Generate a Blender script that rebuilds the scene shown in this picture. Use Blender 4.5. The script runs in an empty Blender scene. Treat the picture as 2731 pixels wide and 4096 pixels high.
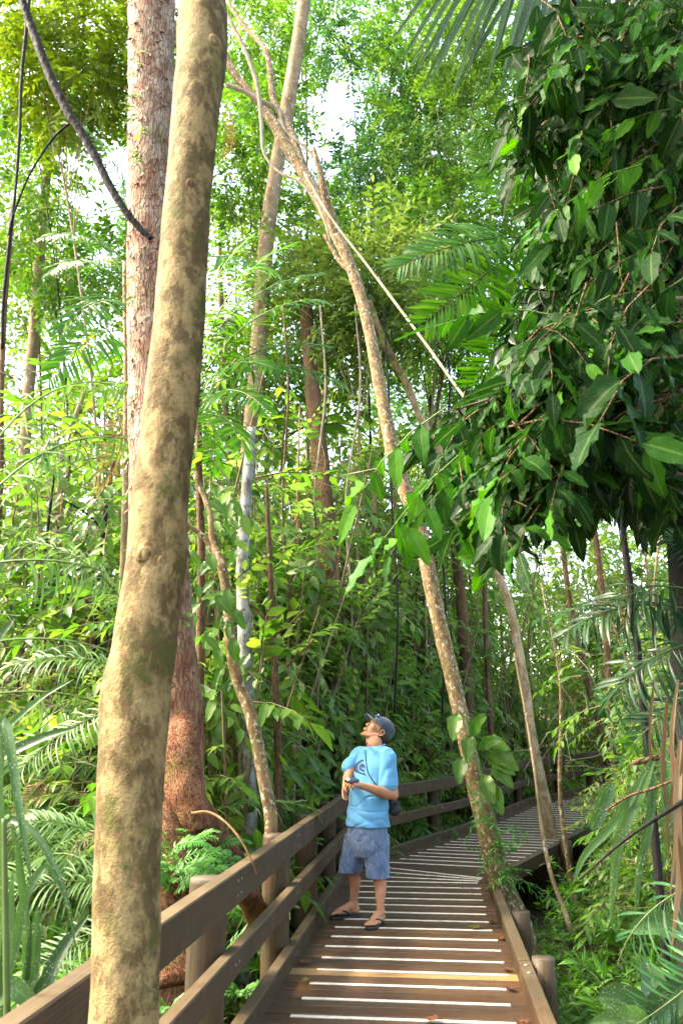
import bpy, math, random
import numpy as np
from mathutils import Vector, Matrix, noise
from mathutils.bvhtree import BVHTree
rng = np.random.default_rng(11)
random.seed(11)
scene = bpy.context.scene
# ---------------------------------------------------------------- camera
CAMZ = 1.57
TH = math.radians(14.94)
cam_d = bpy.data.cameras.new('camera')
cam = bpy.data.objects.new('camera', cam_d)
scene.collection.objects.link(cam)
cam.location = (0, 0, CAMZ)
cam.rotation_euler = (math.radians(90) + TH, 0, 0)
cam_d.sensor_fit = 'VERTICAL'
cam_d.sensor_height = 22.3
cam_d.lens = 18.0
cam_d.clip_start = 0.05
cam_d.clip_end = 600
cam_d.dof.use_dof = True
cam_d.dof.focus_distance = 7.6
cam_d.dof.aperture_fstop = 4.5
scene.camera = cam
# ---------------------------------------------------------------- light
SUN = Vector((-0.66, 0.06, 0.75)).normalized()      # towards the sun
sun_el = math.asin(SUN.z)
sun_az = math.atan2(SUN.x, SUN.y)                    # clockwise from +Y
world = bpy.data.worlds.new('World')
scene.world = world
world.use_nodes = True
wn = world.node_tree
wn.nodes.clear()
sky = wn.nodes.new('ShaderNodeTexSky')
sky.sky_type = 'NISHITA'
sky.sun_disc = False
sky.sun_elevation = sun_el
sky.sun_rotation = sun_az
sky.air_density = 1.0
sky.dust_density = 4.0
sky.ozone_density = 1.0
bg = wn.nodes.new('ShaderNodeBackground')
bg.inputs['Strength'].default_value = 0.15
wo = wn.nodes.new('ShaderNodeOutputWorld')
wn.links.new(sky.outputs[0], bg.inputs[0])
wn.links.new(bg.outputs[0], wo.inputs[0])
sl = bpy.data.lights.new('sun', 'SUN')
sl.energy = 1.5
sl.angle = math.radians(11)
sl.color = (1.0, 0.95, 0.86)
so = bpy.data.objects.new('sun', sl)
scene.collection.objects.link(so)
so.rotation_euler = (-SUN).to_track_quat('-Z', 'Y').to_euler()
scene.view_settings.view_transform = 'Standard'
scene.view_settings.look = 'None'
scene.view_settings.gamma = 1.0
scene.view_settings.use_curve_mapping = False
scene.view_settings.exposure = 3.15
scene.view_settings.use_white_balance = True
scene.view_settings.white_balance_temperature = 7600
scene.view_settings.white_balance_tint = 6
scene.cycles.max_bounces = 8
scene.cycles.diffuse_bounces = 6
scene.cycles.glossy_bounces = 2
scene.cycles.transmission_bounces = 6
scene.cycles.transparent_max_bounces = 4
scene.cycles.caustics_reflective = False
scene.cycles.caustics_refractive = False
scene.cycles.use_denoising = True

# ---------------------------------------------------------------- helpers
CT, ST = math.cos(TH), math.sin(TH)
def P(px, py, d):
    """point seen at (px, py) of a 1568x2352 frame, at horizontal distance d"""
    u = (1176 - py) / 1898.0
    x = (px - 784) / 1898.0
    s = d / (CT - u * ST)
    return Vector((x * s, d, CAMZ + s * (ST + u * CT)))
def S(sx, sy, d):                                     # same in 2731x4096 pixels
    return P(sx * 1568 / 2731.0, sy * 1568 / 2731.0, d)
def G(px, py, z):
    """point of the plane at height z seen at (px, py)"""
    a = P(px, py, 1.0) - Vector((0, 0, CAMZ))
    k = (z - CAMZ) / a.z
    return Vector((0, 0, CAMZ)) + a * k
def proj(V):
    """world points (n,3) -> pixels of the 1568x2352 frame"""
    V = np.asarray(V, float).reshape(-1, 3)
    y = V[:, 1]; z = V[:, 2] - CAMZ
    zc = y * CT + z * ST
    zc = np.where(zc < 0.05, 0.05, zc)
    up = -y * ST + z * CT
    return np.stack([784 + 1898 * V[:, 0] / zc, 1176 - 1898 * up / zc], 1)

def T(V, F, UV=None, R=None, M=None):
    V = np.asarray(V, float); F = np.asarray(F, int)
    n = len(V)
    return dict(V=V, F=F, UV=np.zeros((n, 2)) if UV is None else np.asarray(UV, float),
                R=np.full(n, 0.5) if R is None else np.asarray(R, float),
                M=np.zeros(len(F), int) if M is None else np.asarray(M, int))
def join(ts):
    ts = [t for t in ts if t is not None and len(t['V'])]
    off = 0; Fs = []
    for t in ts:
        Fs.append(t['F'] + off); off += len(t['V'])
    return dict(V=np.concatenate([t['V'] for t in ts]), F=np.concatenate(Fs),
                UV=np.concatenate([t['UV'] for t in ts]), R=np.concatenate([t['R'] for t in ts]),
                M=np.concatenate([t['M'] for t in ts]))
def setm(t, m):
    t = dict(t); t['M'] = np.full(len(t['F']), m); return t
def inst(t, A, X, R=None, keep=0.5):
    A = np.asarray(A, float); X = np.asarray(X, float)
    N = len(X); k = len(t['V'])
    V = np.einsum('nij,kj->nki', A, t['V']) + X[:, None, :]
    F = t['F'][None] + (np.arange(N) * k)[:, None, None]
    if R is None: R = rng.random(N)
    RR = keep * t['R'][None] + (1 - keep) * np.asarray(R)[:, None]
    return dict(V=V.reshape(-1, 3), F=F.reshape(-1, 4), UV=np.tile(t['UV'], (N, 1)), R=RR.ravel(), M=np.tile(t['M'], N))
def unit(v):
    v = np.asarray(v, float)
    return v / np.maximum(np.linalg.norm(v, axis=-1, keepdims=True), 1e-9)
def frames(Y, Z, s):
    """(n,3,3) matrices whose columns are x,y,z axes; Y kept, Z approximate, s scale (n) or (n,3)"""
    Y = unit(Y); X = unit(np.cross(Y, Z)); Z2 = np.cross(X, Y)
    A = np.stack([X, Y, Z2], -1)
    s = np.asarray(s, float)
    if s.ndim == 0: s = np.full(len(Y), float(s))
    if s.ndim == 1: return A * s[:, None, None]
    return A * s[:, None, :]

def make_mesh(name, t, mats, smooth=True):
    me = bpy.data.meshes.new(name)
    nv, nf = len(t['V']), len(t['F'])
    me.vertices.add(nv); me.vertices.foreach_set('co', t['V'].astype(np.float32).ravel())
    me.loops.add(nf * 4); me.loops.foreach_set('vertex_index', t['F'].astype(np.int32).ravel())
    me.polygons.add(nf)
    me.polygons.foreach_set('loop_start', np.arange(0, nf * 4, 4, dtype=np.int32))
    me.polygons.foreach_set('loop_total', np.full(nf, 4, dtype=np.int32))
    me.polygons.foreach_set('material_index', t['M'].astype(np.int32))
    me.polygons.foreach_set('use_smooth', np.full(nf, smooth, dtype=bool))
    uv = me.uv_layers.new(name='UVMap')
    uv.data.foreach_set('uv', t['UV'][t['F'].ravel()].astype(np.float32).ravel())
    a = me.attributes.new('rnd', 'FLOAT', 'POINT')
    a.data.foreach_set('value', t['R'].astype(np.float32))
    me.update(calc_edges=True)
    me.validate()
    for m in (mats if isinstance(mats, (list, tuple)) else [mats]): me.materials.append(m)
    return me
def link(name, me, parent=None, loc=None, rz=None):
    o = bpy.data.objects.new(name, me)
    scene.collection.objects.link(o)
    if parent is not None: o.parent = parent
    if loc is not None: o.location = loc
    if rz is not None: o.rotation_euler = (0, 0, rz)
    return o
def build(name, t, mats, parent=None, origin=None, smooth=True):
    if origin is not None:
        t = dict(t); t['V'] = t['V'] - np.asarray(origin, float)
    elif parent is not None:
        t = dict(t); t['V'] = t['V'] - np.asarray(parent.location, float)
    o = link(name, make_mesh(name, t, mats, smooth), parent)
    if origin is not None:
        o.location = origin if parent is None else Vector(origin) - parent.location
    return o
def tag(o, label=None, cat=None, group=None, kind=None):
    if label: o['label'] = label
    if cat: o['category'] = cat
    if group: o['group'] = group
    if kind: o['kind'] = kind
    return o
def thing(name, label, cat, loc=(0, 0, 0), group=None):
    o = bpy.data.objects.new(name, None)
    scene.collection.objects.link(o)
    o.location = loc; o.empty_display_size = 0.1
    return tag(o, label, cat, group)
def copy_thing(o, label=None, loc=None, rz=0.0, sc=1.0, group=None):
    c = o.copy(); scene.collection.objects.link(c)
    if loc is not None: c.location = loc
    c.rotation_euler = (0, 0, rz); c.scale = (sc, sc, sc)
    if label: c['label'] = label
    if group: c['group'] = group
    for ch in o.children:
        d = ch.copy(); scene.collection.objects.link(d); d.parent = c
    return c

# ---- smooth curve through points
def curve(pts, n):
    p = np.asarray([list(q) for q in pts], float)
    m = len(p)
    if m == 2: 
        t = np.linspace(0, 1, n)[:, None]; return p[0] * (1 - t) + p[1] * t
    e = np.concatenate([[2 * p[0] - p[1]], p, [2 * p[-1] - p[-2]]])
    tt = np.linspace(0, m - 1 - 1e-6, n); i = tt.astype(int); f = (tt - i)[:, None]
    a, b, c, d = e[i], e[i + 1], e[i + 2], e[i + 3]
    return 0.5 * (2 * b + (c - a) * f + (2 * a - 5 * b + 4 * c - d) * f ** 2 + (3 * b - a - 3 * c + d) * f ** 3)
def tube(pts, rad, n=24, k=10, rough=0.0, rs=6.0, raw=False, cap=True, flat=None, R=0.5):
    """tapered tube along pts; rad list matches pts; rough = relative radius noise"""
    rad = np.atleast_1d(np.asarray(rad, float))
    if raw:
        C = np.asarray([list(q) for q in pts], float); n = len(C)
    else: C = curve(pts, n)
    rr = np.interp(np.linspace(0, 1, n), np.linspace(0, 1, len(rad)), rad) if len(rad) > 1 else np.full(n, rad[0])
    D = unit(np.gradient(C, axis=0))
    ref = np.array([0.0, -1, 0.02]) if abs(D[:, 1]).mean() < 0.8 else np.array([0.0, 0, 1])
    X = unit(np.cross(D, ref)); Y = np.cross(D, X)
    a = np.linspace(0, 2 * np.pi, k + 1)
    rk = np.repeat(rr[:, None], k + 1, 1)
    if rough > 0:
        nz = np.zeros((n, k + 1))
        for i in range(n):
            for j in range(k):
                q = C[i] + X[i] * math.cos(a[j]) * rr[i] + Y[i] * math.sin(a[j]) * rr[i]
                nz[i, j] = noise.noise(Vector(q) * rs) + 0.5 * noise.noise(Vector(q) * rs * 2.7)
        nz[:, k] = nz[:, 0]
        rk = rk * (1 + rough * nz)
    V = C[:, None] + (X[:, None] * np.cos(a)[None, :, None] + Y[:, None] * np.sin(a)[None, :, None]) * rk[..., None]
    L = np.concatenate([[0], np.cumsum(np.linalg.norm(np.diff(C, axis=0), axis=1))])
    circ = 2 * np.pi * max(rr.mean(), 1e-4)
    UV = np.stack([np.broadcast_to(a / (2 * np.pi) * circ, (n, k + 1)), np.broadcast_to(L[:, None], (n, k + 1))], -1)
    i, j = np.meshgrid(np.arange(n - 1), np.arange(k), indexing='ij')
    b = (i * (k + 1) + j).ravel()
    F = np.stack([b, b + 1, b + k + 2, b + k + 1], 1)
    V = V.reshape(-1, 3); UV = UV.reshape(-1, 2)
    if cap:
        for row, c in ((0, C[0]), (n - 1, C[-1])):
            base = len(V); V = np.concatenate([V, [c]]); UV = np.concatenate([UV, [[0, L[row]]]])
            for j in range(0, k - 1, 2):
                q = row * (k + 1) + j
                f = [q, base, q + 2, q + 1] if row == 0 else [q, q + 1, q + 2, base]
                F = np.concatenate([F, [f]])
    return T(V, F, UV, np.full(len(V), R))
def beam(p0, p1, w, h, up=(0, 0, 1), R=None, bev=0.006, seg=1, jit=0.0):
    """bevelled board from p0 to p1 (centre line of its section), w across, h along up"""
    p0 = np.asarray(list(p0), float); p1 = np.asarray(list(p1), float)
    d = p1 - p0; L = np.linalg.norm(d); d = d / L
    X = unit(np.cross(d, np.asarray(up, float))); Z = np.cross(X, d)
    a, b, e = w / 2, h / 2, min(bev, w / 4, h / 4)
    sec = [(-a + e, -b), (a - e, -b), (a, -b + e), (a, b - e), (a - e, b), (-a + e, b), (-a, b - e), (-a, -b + e)]
    k = 8
    per = np.concatenate([[0], np.cumsum([math.dist(sec[i], sec[(i + 1) % k]) for i in range(k)])])
    V = []; UV = []; F = []
    r = rng.random() if R is None else R
    for i in range(seg + 1):
        c = p0 + d * L * i / seg
        jz = jit * (rng.random() - .5) if 0 < i < seg else 0
        for j in range(k + 1):
            s = sec[j % k]
            V.append(c + X * s[0] + Z * (s[1] + jz)); UV.append((per[j] + r * 7.3, L * i / seg + r * 31.7))
    for i in range(seg):
        for j in range(k):
            q = i * (k + 1) + j
            F.append([q, q + 1, q + k + 2, q + k + 1])
    for i in (0, seg):
        q = len(V)
        c = p0 + d * L * i / seg
        for s in sec: V.append(c + X * s[0] + Z * s[1]); UV.append((s[0], s[1] * .2))
        fs = [[q, q + 1, q + 2, q + 3], [q, q + 3, q + 4, q + 7], [q + 4, q + 5, q + 6, q + 7]]
        F += [f[::-1] for f in fs] if i else fs
    return T(V, [f[::-1] for f in F], UV, np.full(len(V), r))
def in_poly(pts, poly):
    x, y = pts[:, 0], pts[:, 1]; c = np.zeros(len(pts), bool); n = len(poly)
    for i in range(n):
        x0, y0 = poly[i]; x1, y1 = poly[(i + 1) % n]
        if y0 == y1: continue
        c ^= ((y0 > y) != (y1 > y)) & (x < (x1 - x0) * (y - y0) / (y1 - y0) + x0)
    return c
def fill(poly, d0, d1, n):
    poly = np.asarray(poly, float); lo, hi = poly.min(0), poly.max(0)
    out = []
    while len(out) < n:
        q = lo + (hi - lo) * rng.random((n * 2, 2)); q = q[in_poly(q, poly)]
        out += list(q)
    out = out[:n]
    d = d0 + (d1 - d0) * rng.random(n)
    return np.array([list(P(q[0], q[1], e)) for q, e in zip(out, d)])

# ---------------------------------------------------------------- materials
def mat(name):
    m = bpy.data.materials.new(name); m.use_nodes = True
    nt = m.node_tree; nt.nodes.clear()
    return m, nt
class NB:
    def __init__(s, nt): s.nt = nt
    def n(s, ty, **kw):
        x = s.nt.nodes.new(ty)
        for k, v in kw.items(): setattr(x, k, v)
        return x
    def l(s, a, b): s.nt.links.new(a, b)
    def val(s, x, i, v):
        if hasattr(v, 'is_output') or isinstance(v, bpy.types.NodeSocket): s.l(v, x.inputs[i])
        else: x.inputs[i].default_value = v
    def noise(s, vec, scale, detail=3, rough=.55, dist=0.0):
        x = s.n('ShaderNodeTexNoise'); s.l(vec, x.inputs['Vector'])
        x.inputs['Scale'].default_value = scale; x.inputs['Detail'].default_value = detail
        x.inputs['Roughness'].default_value = rough; x.inputs['Distortion'].default_value = dist
        return x.outputs['Fac']
    def mapv(s, vec, sc, loc=(0, 0, 0)):
        x = s.n('ShaderNodeMapping'); s.l(vec, x.inputs['Vector'])
        x.inputs['Scale'].default_value = sc; x.inputs['Location'].default_value = loc
        return x.outputs[0]
    def ramp(s, fac, stops, interp='LINEAR'):
        x = s.n('ShaderNodeValToRGB'); s.l(fac, x.inputs[0]); r = x.color_ramp; r.interpolation = interp
        while len(r.elements) < len(stops): r.elements.new(0.5)
        for e, (p, c) in zip(r.elements, stops):
            e.position = p; e.color = (c[0], c[1], c[2], 1) if len(c) == 3 else c
        return x.outputs[0]
    def gray(s, fac, a, b, v0=0.0, v1=1.0):
        x = s.n('ShaderNodeMapRange'); s.val(x, 0, fac)
        x.inputs[1].default_value = a; x.inputs[2].default_value = b; x.inputs[3].default_value = v0; x.inputs[4].default_value = v1
        return x.outputs[0]
    def mix(s, fac, a, b, mode='MIX'):
        x = s.n('ShaderNodeMix', data_type='RGBA', blend_type=mode)
        s.val(x, 0, fac)
        for i, v in ((6, a), (7, b)):
            if isinstance(v, tuple): x.inputs[i].default_value = (v[0], v[1], v[2], 1)
            else: s.l(v, x.inputs[i])
        return x.outputs[2]
    def math(s, op, a, b=0.0, c=0.0):
        x = s.n('ShaderNodeMath', operation=op); s.val(x, 0, a); s.val(x, 1, b); s.val(x, 2, c)
        return x.outputs[0]
    def bump(s, h, strength, dist=0.01):
        x = s.n('ShaderNodeBump'); s.l(h, x.inputs['Height'])
        x.inputs['Strength'].default_value = strength; x.inputs['Distance'].default_value = dist
        return x.outputs[0]
    def out(s, sh):
        o = s.n('ShaderNodeOutputMaterial'); s.l(sh, o.inputs[0])
    def pbsdf(s, col, rough, normal=None, spec=0.5, **kw):
        p = s.n('ShaderNodeBsdfPrincipled')
        if isinstance(col, tuple): p.inputs['Base Color'].default_value = (col[0], col[1], col[2], 1)
        else: s.l(col, p.inputs['Base Color'])
        s.val(p, 'Roughness', rough); p.inputs['Specular IOR Level'].default_value = spec
        if normal is not None: s.l(normal, p.inputs['Normal'])
        for k, v in kw.items(): p.inputs[k].default_value = v
        return p.outputs[0]
def leaf_mat(name, stops, rough=0.38, tr=0.35, near=False, tcol=1.5, rib=0.35, spots=0.0, spec=.3):
    m, nt = mat(name); b = NB(nt)
    at = b.n('ShaderNodeAttribute', attribute_name='rnd').outputs['Fac']
    col = b.ramp(at, stops)
    uv = b.n('ShaderNodeUVMap', uv_map='UVMap').outputs[0]
    sp = b.n('ShaderNodeSeparateXYZ'); b.l(uv, sp.inputs[0])
    d = b.math('ABSOLUTE', b.math('SUBTRACT', sp.outputs[0], 0.5))
    r = b.gray(d, 0.02, 0.07, rib, 0.0)
    normal = None
    geo = b.n('ShaderNodeNewGeometry').outputs['Position']
    if near:
        # side veins: stripes slanting away from the midrib
        vv = b.math('SINE', b.math('ADD', b.math('MULTIPLY', sp.outputs[1], 62.0), b.math('MULTIPLY', d, -34.0)))
        vein = b.gray(vv, 0.86, 1.0, 0.0, 0.06)
        r = b.math('MAXIMUM', r, vein)
        nz = b.noise(geo, 14, 4)
        col = b.mix(b.gray(nz, .35, .7, 0.0, 0.55), col, b.mix(0.5, col, (0.015, 0.04, 0.012)))
        if spots > 0:
            s2 = b.noise(geo, 170, 2, .7)
            s3 = b.noise(geo, 23, 3, .6)
            col = b.mix(b.math('MULTIPLY', b.gray(s2, .56, .66, 0, spots), b.gray(s3, .4, .62, 0, 1)), col, (0.42, 0.50, 0.34))
        hgt = b.math('ADD', b.math('MULTIPLY', vv, -0.06), b.math('MULTIPLY', nz, 1.2))
        normal = b.bump(hgt, 0.3, 0.004)
    col2 = b.mix(r, col, b.mix(0.5, col, (0.30, 0.42, 0.12)))
    g2 = b.noise(geo, 1.1, 2)
    rr = b.gray(g2, .3, .7, rough * .8, min(1, rough * 1.3))
    p = b.pbsdf(col2, rr, normal, spec)
    t = b.n('ShaderNodeBsdfTranslucent')
    hs = b.n('ShaderNodeHueSaturation'); hs.inputs['Saturation'].default_value = 1.1; hs.inputs['Value'].default_value = tcol
    b.l(col2, hs.inputs['Color'])
    tc = b.mix(0.24, hs.outputs[0], b.mix(1.0, hs.outputs[0], (1.35, 1.15, 0.35), 'MULTIPLY'))
    b.l(tc, t.inputs['Color'])
    ms = b.n('ShaderNodeMixShader'); ms.inputs[0].default_value = tr
    b.l(p, ms.inputs[1]); b.l(t.outputs[0], ms.inputs[2])
    b.out(ms.outputs[0])
    return m
def bark_mat(name, base, patch, moss, spec_c=None, scale=1.0, streak=0.25, bump=0.6, moss_amt=.35, patch_amt=.5, lo=.42, hi=.58, rough=.85, fissure=0.0, low=None, sp_lo=.60):
    m, nt = mat(name); b = NB(nt)
    pos = b.n('ShaderNodeNewGeometry').outputs['Position']
    st = b.mapv(pos, (1, 1, streak))
    n1 = b.noise(st, 9 * scale, 5, .65, .2)
    n2 = b.noise(b.mapv(pos, (1, 1, .6), (3, 1, 7)), 4.2 * scale, 6, .7, .15)
    n3 = b.noise(b.mapv(pos, (1, 1, .7), (9, 4, 2)), 2.3 * scale, 6, .7, .1)
    n4 = b.noise(pos, 60 * scale, 3, .6)
    dk = tuple(c * .45 for c in base)
    col = b.mix(b.gray(n1, .3, .7), dk, base)
    col = b.mix(b.gray(n2, lo, hi, 0, patch_amt), col, patch)
    col = b.mix(b.gray(n3, .52, .64, 0, moss_amt), col, moss)
    if spec_c:
        n5 = b.noise(b.mapv(pos, (1, 1, .8), (5, 5, 5)), 11 * scale, 3, .6)
        col = b.mix(b.gray(n5, sp_lo, sp_lo + .05, 0, .85), col, spec_c)
    if low:
        zz = b.n('ShaderNodeSeparateXYZ'); b.l(pos, zz.inputs[0])
        hz = b.math('ADD', zz.outputs[2], b.math('MULTIPLY', b.math('SUBTRACT', n3, .5), 3.0))
        lc = b.mix(b.gray(n1, .3, .7), tuple(c * .35 for c in low[0]), low[0]); lc = b.mix(b.gray(n2, .42, .6, 0, .7), lc, low[1])
        col = b.mix(b.gray(hz, 1.2, 3.0, 1, 0), col, lc)
        col = b.mix(b.gray(n3, .54, .66, 0, moss_amt * .8), col, moss)
    col = b.mix(b.gray(n4, .3, .7, .35, 0), col, tuple(c * .3 for c in base))
    h = b.math('ADD', b.math('MULTIPLY', n1, 1.0), b.math('MULTIPLY', n4, .35))
    h = b.math('ADD', h, b.math('MULTIPLY', n2, .6))
    if fissure > 0:
        vo = b.n('ShaderNodeTexVoronoi', feature='DISTANCE_TO_EDGE'); vo.inputs['Scale'].default_value = 26 * scale
        n6 = b.n('ShaderNodeTexNoise'); b.l(pos, n6.inputs['Vector']); n6.inputs['Scale'].default_value = 7
        ad = b.mix(0.06, b.mapv(pos, (1, 1, .12)), n6.outputs['Color'])
        b.l(ad, vo.inputs['Vector'])
        e = b.gray(vo.outputs['Distance'], 0.0, .12)
        col = b.mix(b.math('MULTIPLY', b.math('SUBTRACT', 1.0, e), fissure), col, tuple(c * .25 for c in base))
        h = b.math('ADD', h, b.math('MULTIPLY', e, .8))
    b.out(b.pbsdf(col, rough, b.bump(h, bump, .02), .25))
    return m
def wood_mat(name, dark, mid, light, wet=.45, moss=(.07, .085, .03), moss_amt=.45, top=None):
    m, nt = mat(name); b = NB(nt)
    uv = b.n('ShaderNodeUVMap', uv_map='UVMap').outputs[0]
    at = b.n('ShaderNodeAttribute', attribute_name='rnd').outputs['Fac']
    g = b.noise(b.mapv(uv, (34, 1.6, 1)), 1.6, 5, .6, .7)
    g2 = b.noise(b.mapv(uv, (120, 3, 1)), 1.2, 3, .6)
    pos = b.n('ShaderNodeNewGeometry').outputs['Position']
    n2 = b.noise(pos, 3.3, 5, .6, .5)
    n3 = b.noise(pos, 40, 3, .6)
    col = b.ramp(g, [(.25, dark), (.5, mid), (.75, light)])
    col = b.mix(b.gray(at, 0, 1, 0, .75), col, b.mix(.45, b.mix(1.0, col, (.5, .5, .5), 'MULTIPLY'), dark))
    col = b.mix(b.gray(n2, .42, .62, 0, moss_amt), col, moss)
    col = b.mix(b.gray(n3, .3, .7, .35, 0.0), col, dark)
    col = b.mix(b.gray(g2, .35, .5, .5, 0), col, dark)
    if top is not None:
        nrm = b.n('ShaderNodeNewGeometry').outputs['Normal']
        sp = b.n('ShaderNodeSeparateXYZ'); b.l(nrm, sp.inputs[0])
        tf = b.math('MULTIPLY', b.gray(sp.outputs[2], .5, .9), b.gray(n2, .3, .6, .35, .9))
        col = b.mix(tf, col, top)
    rg = b.gray(n2, .3, .7, wet, wet + .3)
    h = b.math('ADD', g, b.math('MULTIPLY', g2, .5))
    b.out(b.pbsdf(col, rg, b.bump(h, .45, .006), .4))
    return m
def plain(name, col, rough=.6, var=.25, scale=12, bump=.1, spec=.4):
    m, nt = mat(name); b = NB(nt)
    pos = b.n('ShaderNodeNewGeometry').outputs['Position']
    n1 = b.noise(pos, scale, 4, .6)
    n2 = b.noise(pos, scale * 14, 3, .6)
    c = b.mix(b.gray(n1, .3, .7), tuple(x * (1 - var) for x in col), tuple(min(1, x * (1 + var)) for x in col))
    b.out(b.pbsdf(c, rough, b.bump(b.math('ADD', n1, b.math('MULTIPLY', n2, .4)), bump, .01), spec))
    return m
# ---------------------------------------------------------------- material library
M = {}
M['leaf_far'] = leaf_mat('leaf_far', [(0, (.03, .08, .014)), (.5, (.068, .15, .024)), (1, (.16, .25, .045))], .45, .5, tcol=1.6)
M['leaf_yel'] = leaf_mat('leaf_yellow', [(0, (.045, .085, .010)), (.5, (.09, .15, .018)), (1, (.19, .24, .035))], .45, .5, tcol=1.5)
M['leaf_teal'] = leaf_mat('leaf_teal', [(0, (.018, .065, .026)), (.5, (.045, .13, .042)), (1, (.12, .23, .06))], .4, .42)
M['leaf_mid'] = leaf_mat('leaf_mid', [(0, (.030, .085, .014)), (.5, (.065, .16, .025)), (.85, (.14, .25, .04)), (.97, (.25, .33, .06)), (1, (.34, .27, .07))], .33, .46, tcol=1.6)
M['leaf_oliv'] = leaf_mat('leaf_olive', [(0, (.05, .10, .020)), (.5, (.105, .175, .04)), (.9, (.21, .28, .08)), (1, (.34, .26, .10))], .36, .46, tcol=1.5)
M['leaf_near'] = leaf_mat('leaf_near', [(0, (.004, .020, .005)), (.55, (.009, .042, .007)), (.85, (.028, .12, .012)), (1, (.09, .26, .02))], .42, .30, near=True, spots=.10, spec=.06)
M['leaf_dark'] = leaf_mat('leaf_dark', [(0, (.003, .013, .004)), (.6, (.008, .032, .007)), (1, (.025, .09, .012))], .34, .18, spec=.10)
M['palm'] = leaf_mat('palm_leaf', [(0, (.022, .09, .012)), (.5, (.05, .17, .018)), (1, (.13, .29, .035))], .38, .42)
M['palm_pale'] = leaf_mat('palm_pale', [(0, (.035, .10, .03)), (.5, (.075, .17, .045)), (1, (.17, .26, .09))], .4, .35)
M['palm_dark'] = leaf_mat('palm_dark', [(0, (.006, .03, .014)), (.6, (.013, .06, .022)), (1, (.04, .13, .04))], .30, .2, spec=.25)
M['strap'] = leaf_mat('strap_leaf', [(0, (.022, .055, .020)), (.5, (.038, .10, .028)), (1, (.075, .16, .045))], .36, .3, near=True, spots=.6, rib=.25)
M['fern'] = leaf_mat('fern_leaf', [(0, (.03, .13, .02)), (.6, (.07, .24, .04)), (1, (.15, .34, .07))], .4, .35)
M['dead'] = leaf_mat('dead_leaf', [(0, (.07, .038, .018)), (.5, (.17, .10, .05)), (1, (.30, .21, .12))], .7, .25, tcol=1.2)
M['rust'] = leaf_mat('rust_leaf', [(0, (.06, .018, .012)), (.5, (.14, .05, .022)), (1, (.30, .14, .05))], .55, .1, tcol=1.0)
M['ground_leaf'] = leaf_mat('ground_leaf', [(0, (.025, .09, .012)), (.5, (.06, .18, .02)), (1, (.14, .29, .045))], 0.36, 0.35)
M['stem'] = bark_mat('stem_bark', (.20, .14, .08), (.32, .25, .16), (.08, .10, .03), scale=2, bump=.3)
M['stem_green'] = plain('stem_green', (.07, .12, .025), .6)
M['stem_pale'] = bark_mat('stem_pale', (.30, .24, .16), (.48, .42, .32), (.12, .15, .05), scale=2, bump=.3)
M['bark_mottle'] = bark_mat('bark_mottled', (.17, .115, .045), (.36, .26, .115), (.085, .095, .02), (.21, .11, .055), scale=4.0, streak=.7, bump=.6, moss_amt=.9, patch_amt=.9, lo=.445, hi=.555, sp_lo=.62)
M['leaf_brightened'] = leaf_mat('leaf_brightened', [(0, (.045, .11, .025)), (.5, (.10, .205, .045)), (.88, (.20, .31, .08)), (1, (.34, .34, .14))], .36, .5, tcol=1.6)  # lit copy of the bush leaves: brightness painted in where the thicket gets little light
M['bark_pale'] = bark_mat('bark_pale', (.38, .26, .14), (.58, .44, .28), (.16, .17, .06), (.20, .12, .06), scale=1.8, streak=.4, bump=.5, moss_amt=.35, patch_amt=.8)
M['bark_red'] = bark_mat('bark_red_flaky', (.44, .22, .14), (.62, .47, .36), (.15, .16, .05), (.20, .07, .04), scale=1.6, streak=.10, bump=.9, moss_amt=.4, patch_amt=.8, fissure=.35, low=((.30, .10, .045), (.46, .23, .12)))
M['bark_root'] = bark_mat('bark_root_red', (.30, .10, .045), (.46, .23, .12), (.14, .17, .02), (.07, .022, .014), scale=3.6, streak=.35, bump=1.0, moss_amt=.55, patch_amt=.7, fissure=.4)
M['bark_lichen'] = bark_mat('bark_lichen', (.19, .115, .055), (.34, .225, .11), (.10, .11, .03), (.56, .51, .38), scale=2.6, streak=.7, bump=.5, moss_amt=.6, patch_amt=.8, sp_lo=.565)
M['bark_white'] = bark_mat('bark_white', (.26, .25, .23), (.56, .57, .58), (.16, .18, .08), (.10, .09, .07), scale=1.5, streak=.5, bump=.4, moss_amt=.3, patch_amt=.8)
M['bark_tan'] = bark_mat('bark_tan', (.30, .20, .11), (.44, .33, .20), (.13, .15, .05), (.60, .54, .42), scale=1.4, streak=.35, bump=.5, moss_amt=.35)
M['bark_brown'] = bark_mat('bark_brown', (.17, .095, .05), (.30, .17, .09), (.08, .09, .03), None, scale=1.5, streak=.2, bump=.7, fissure=.4)
M['bark_orange'] = bark_mat('bark_orange', (.32, .15, .07), (.44, .25, .12), (.10, .12, .04), None, scale=2, streak=.4, bump=.4)
M['bark_dark'] = bark_mat('bark_dark', (.010, .008, .008), (.024, .02, .018), (.015, .018, .008), None, scale=3, streak=.4, bump=.8, rough=.7)
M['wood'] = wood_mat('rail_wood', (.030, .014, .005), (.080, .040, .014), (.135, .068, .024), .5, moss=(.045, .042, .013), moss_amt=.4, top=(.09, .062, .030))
M['deck'] = wood_mat('deck_wood', (.042, .019, .009), (.105, .050, .023), (.18, .09, .042), .32, moss=(.05, .045, .02), moss_amt=.35)
M['deck_new'] = wood_mat('new_board_wood', (.20, .11, .04), (.38, .22, .09), (.50, .31, .13), .35, moss_amt=.1)
M['post'] = wood_mat('post_wood', (.025, .012, .005), (.085, .040, .016), (.16, .088, .036), .45, moss=(.055, .05, .02), moss_amt=.55, top=(.08, .065, .045))
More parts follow.
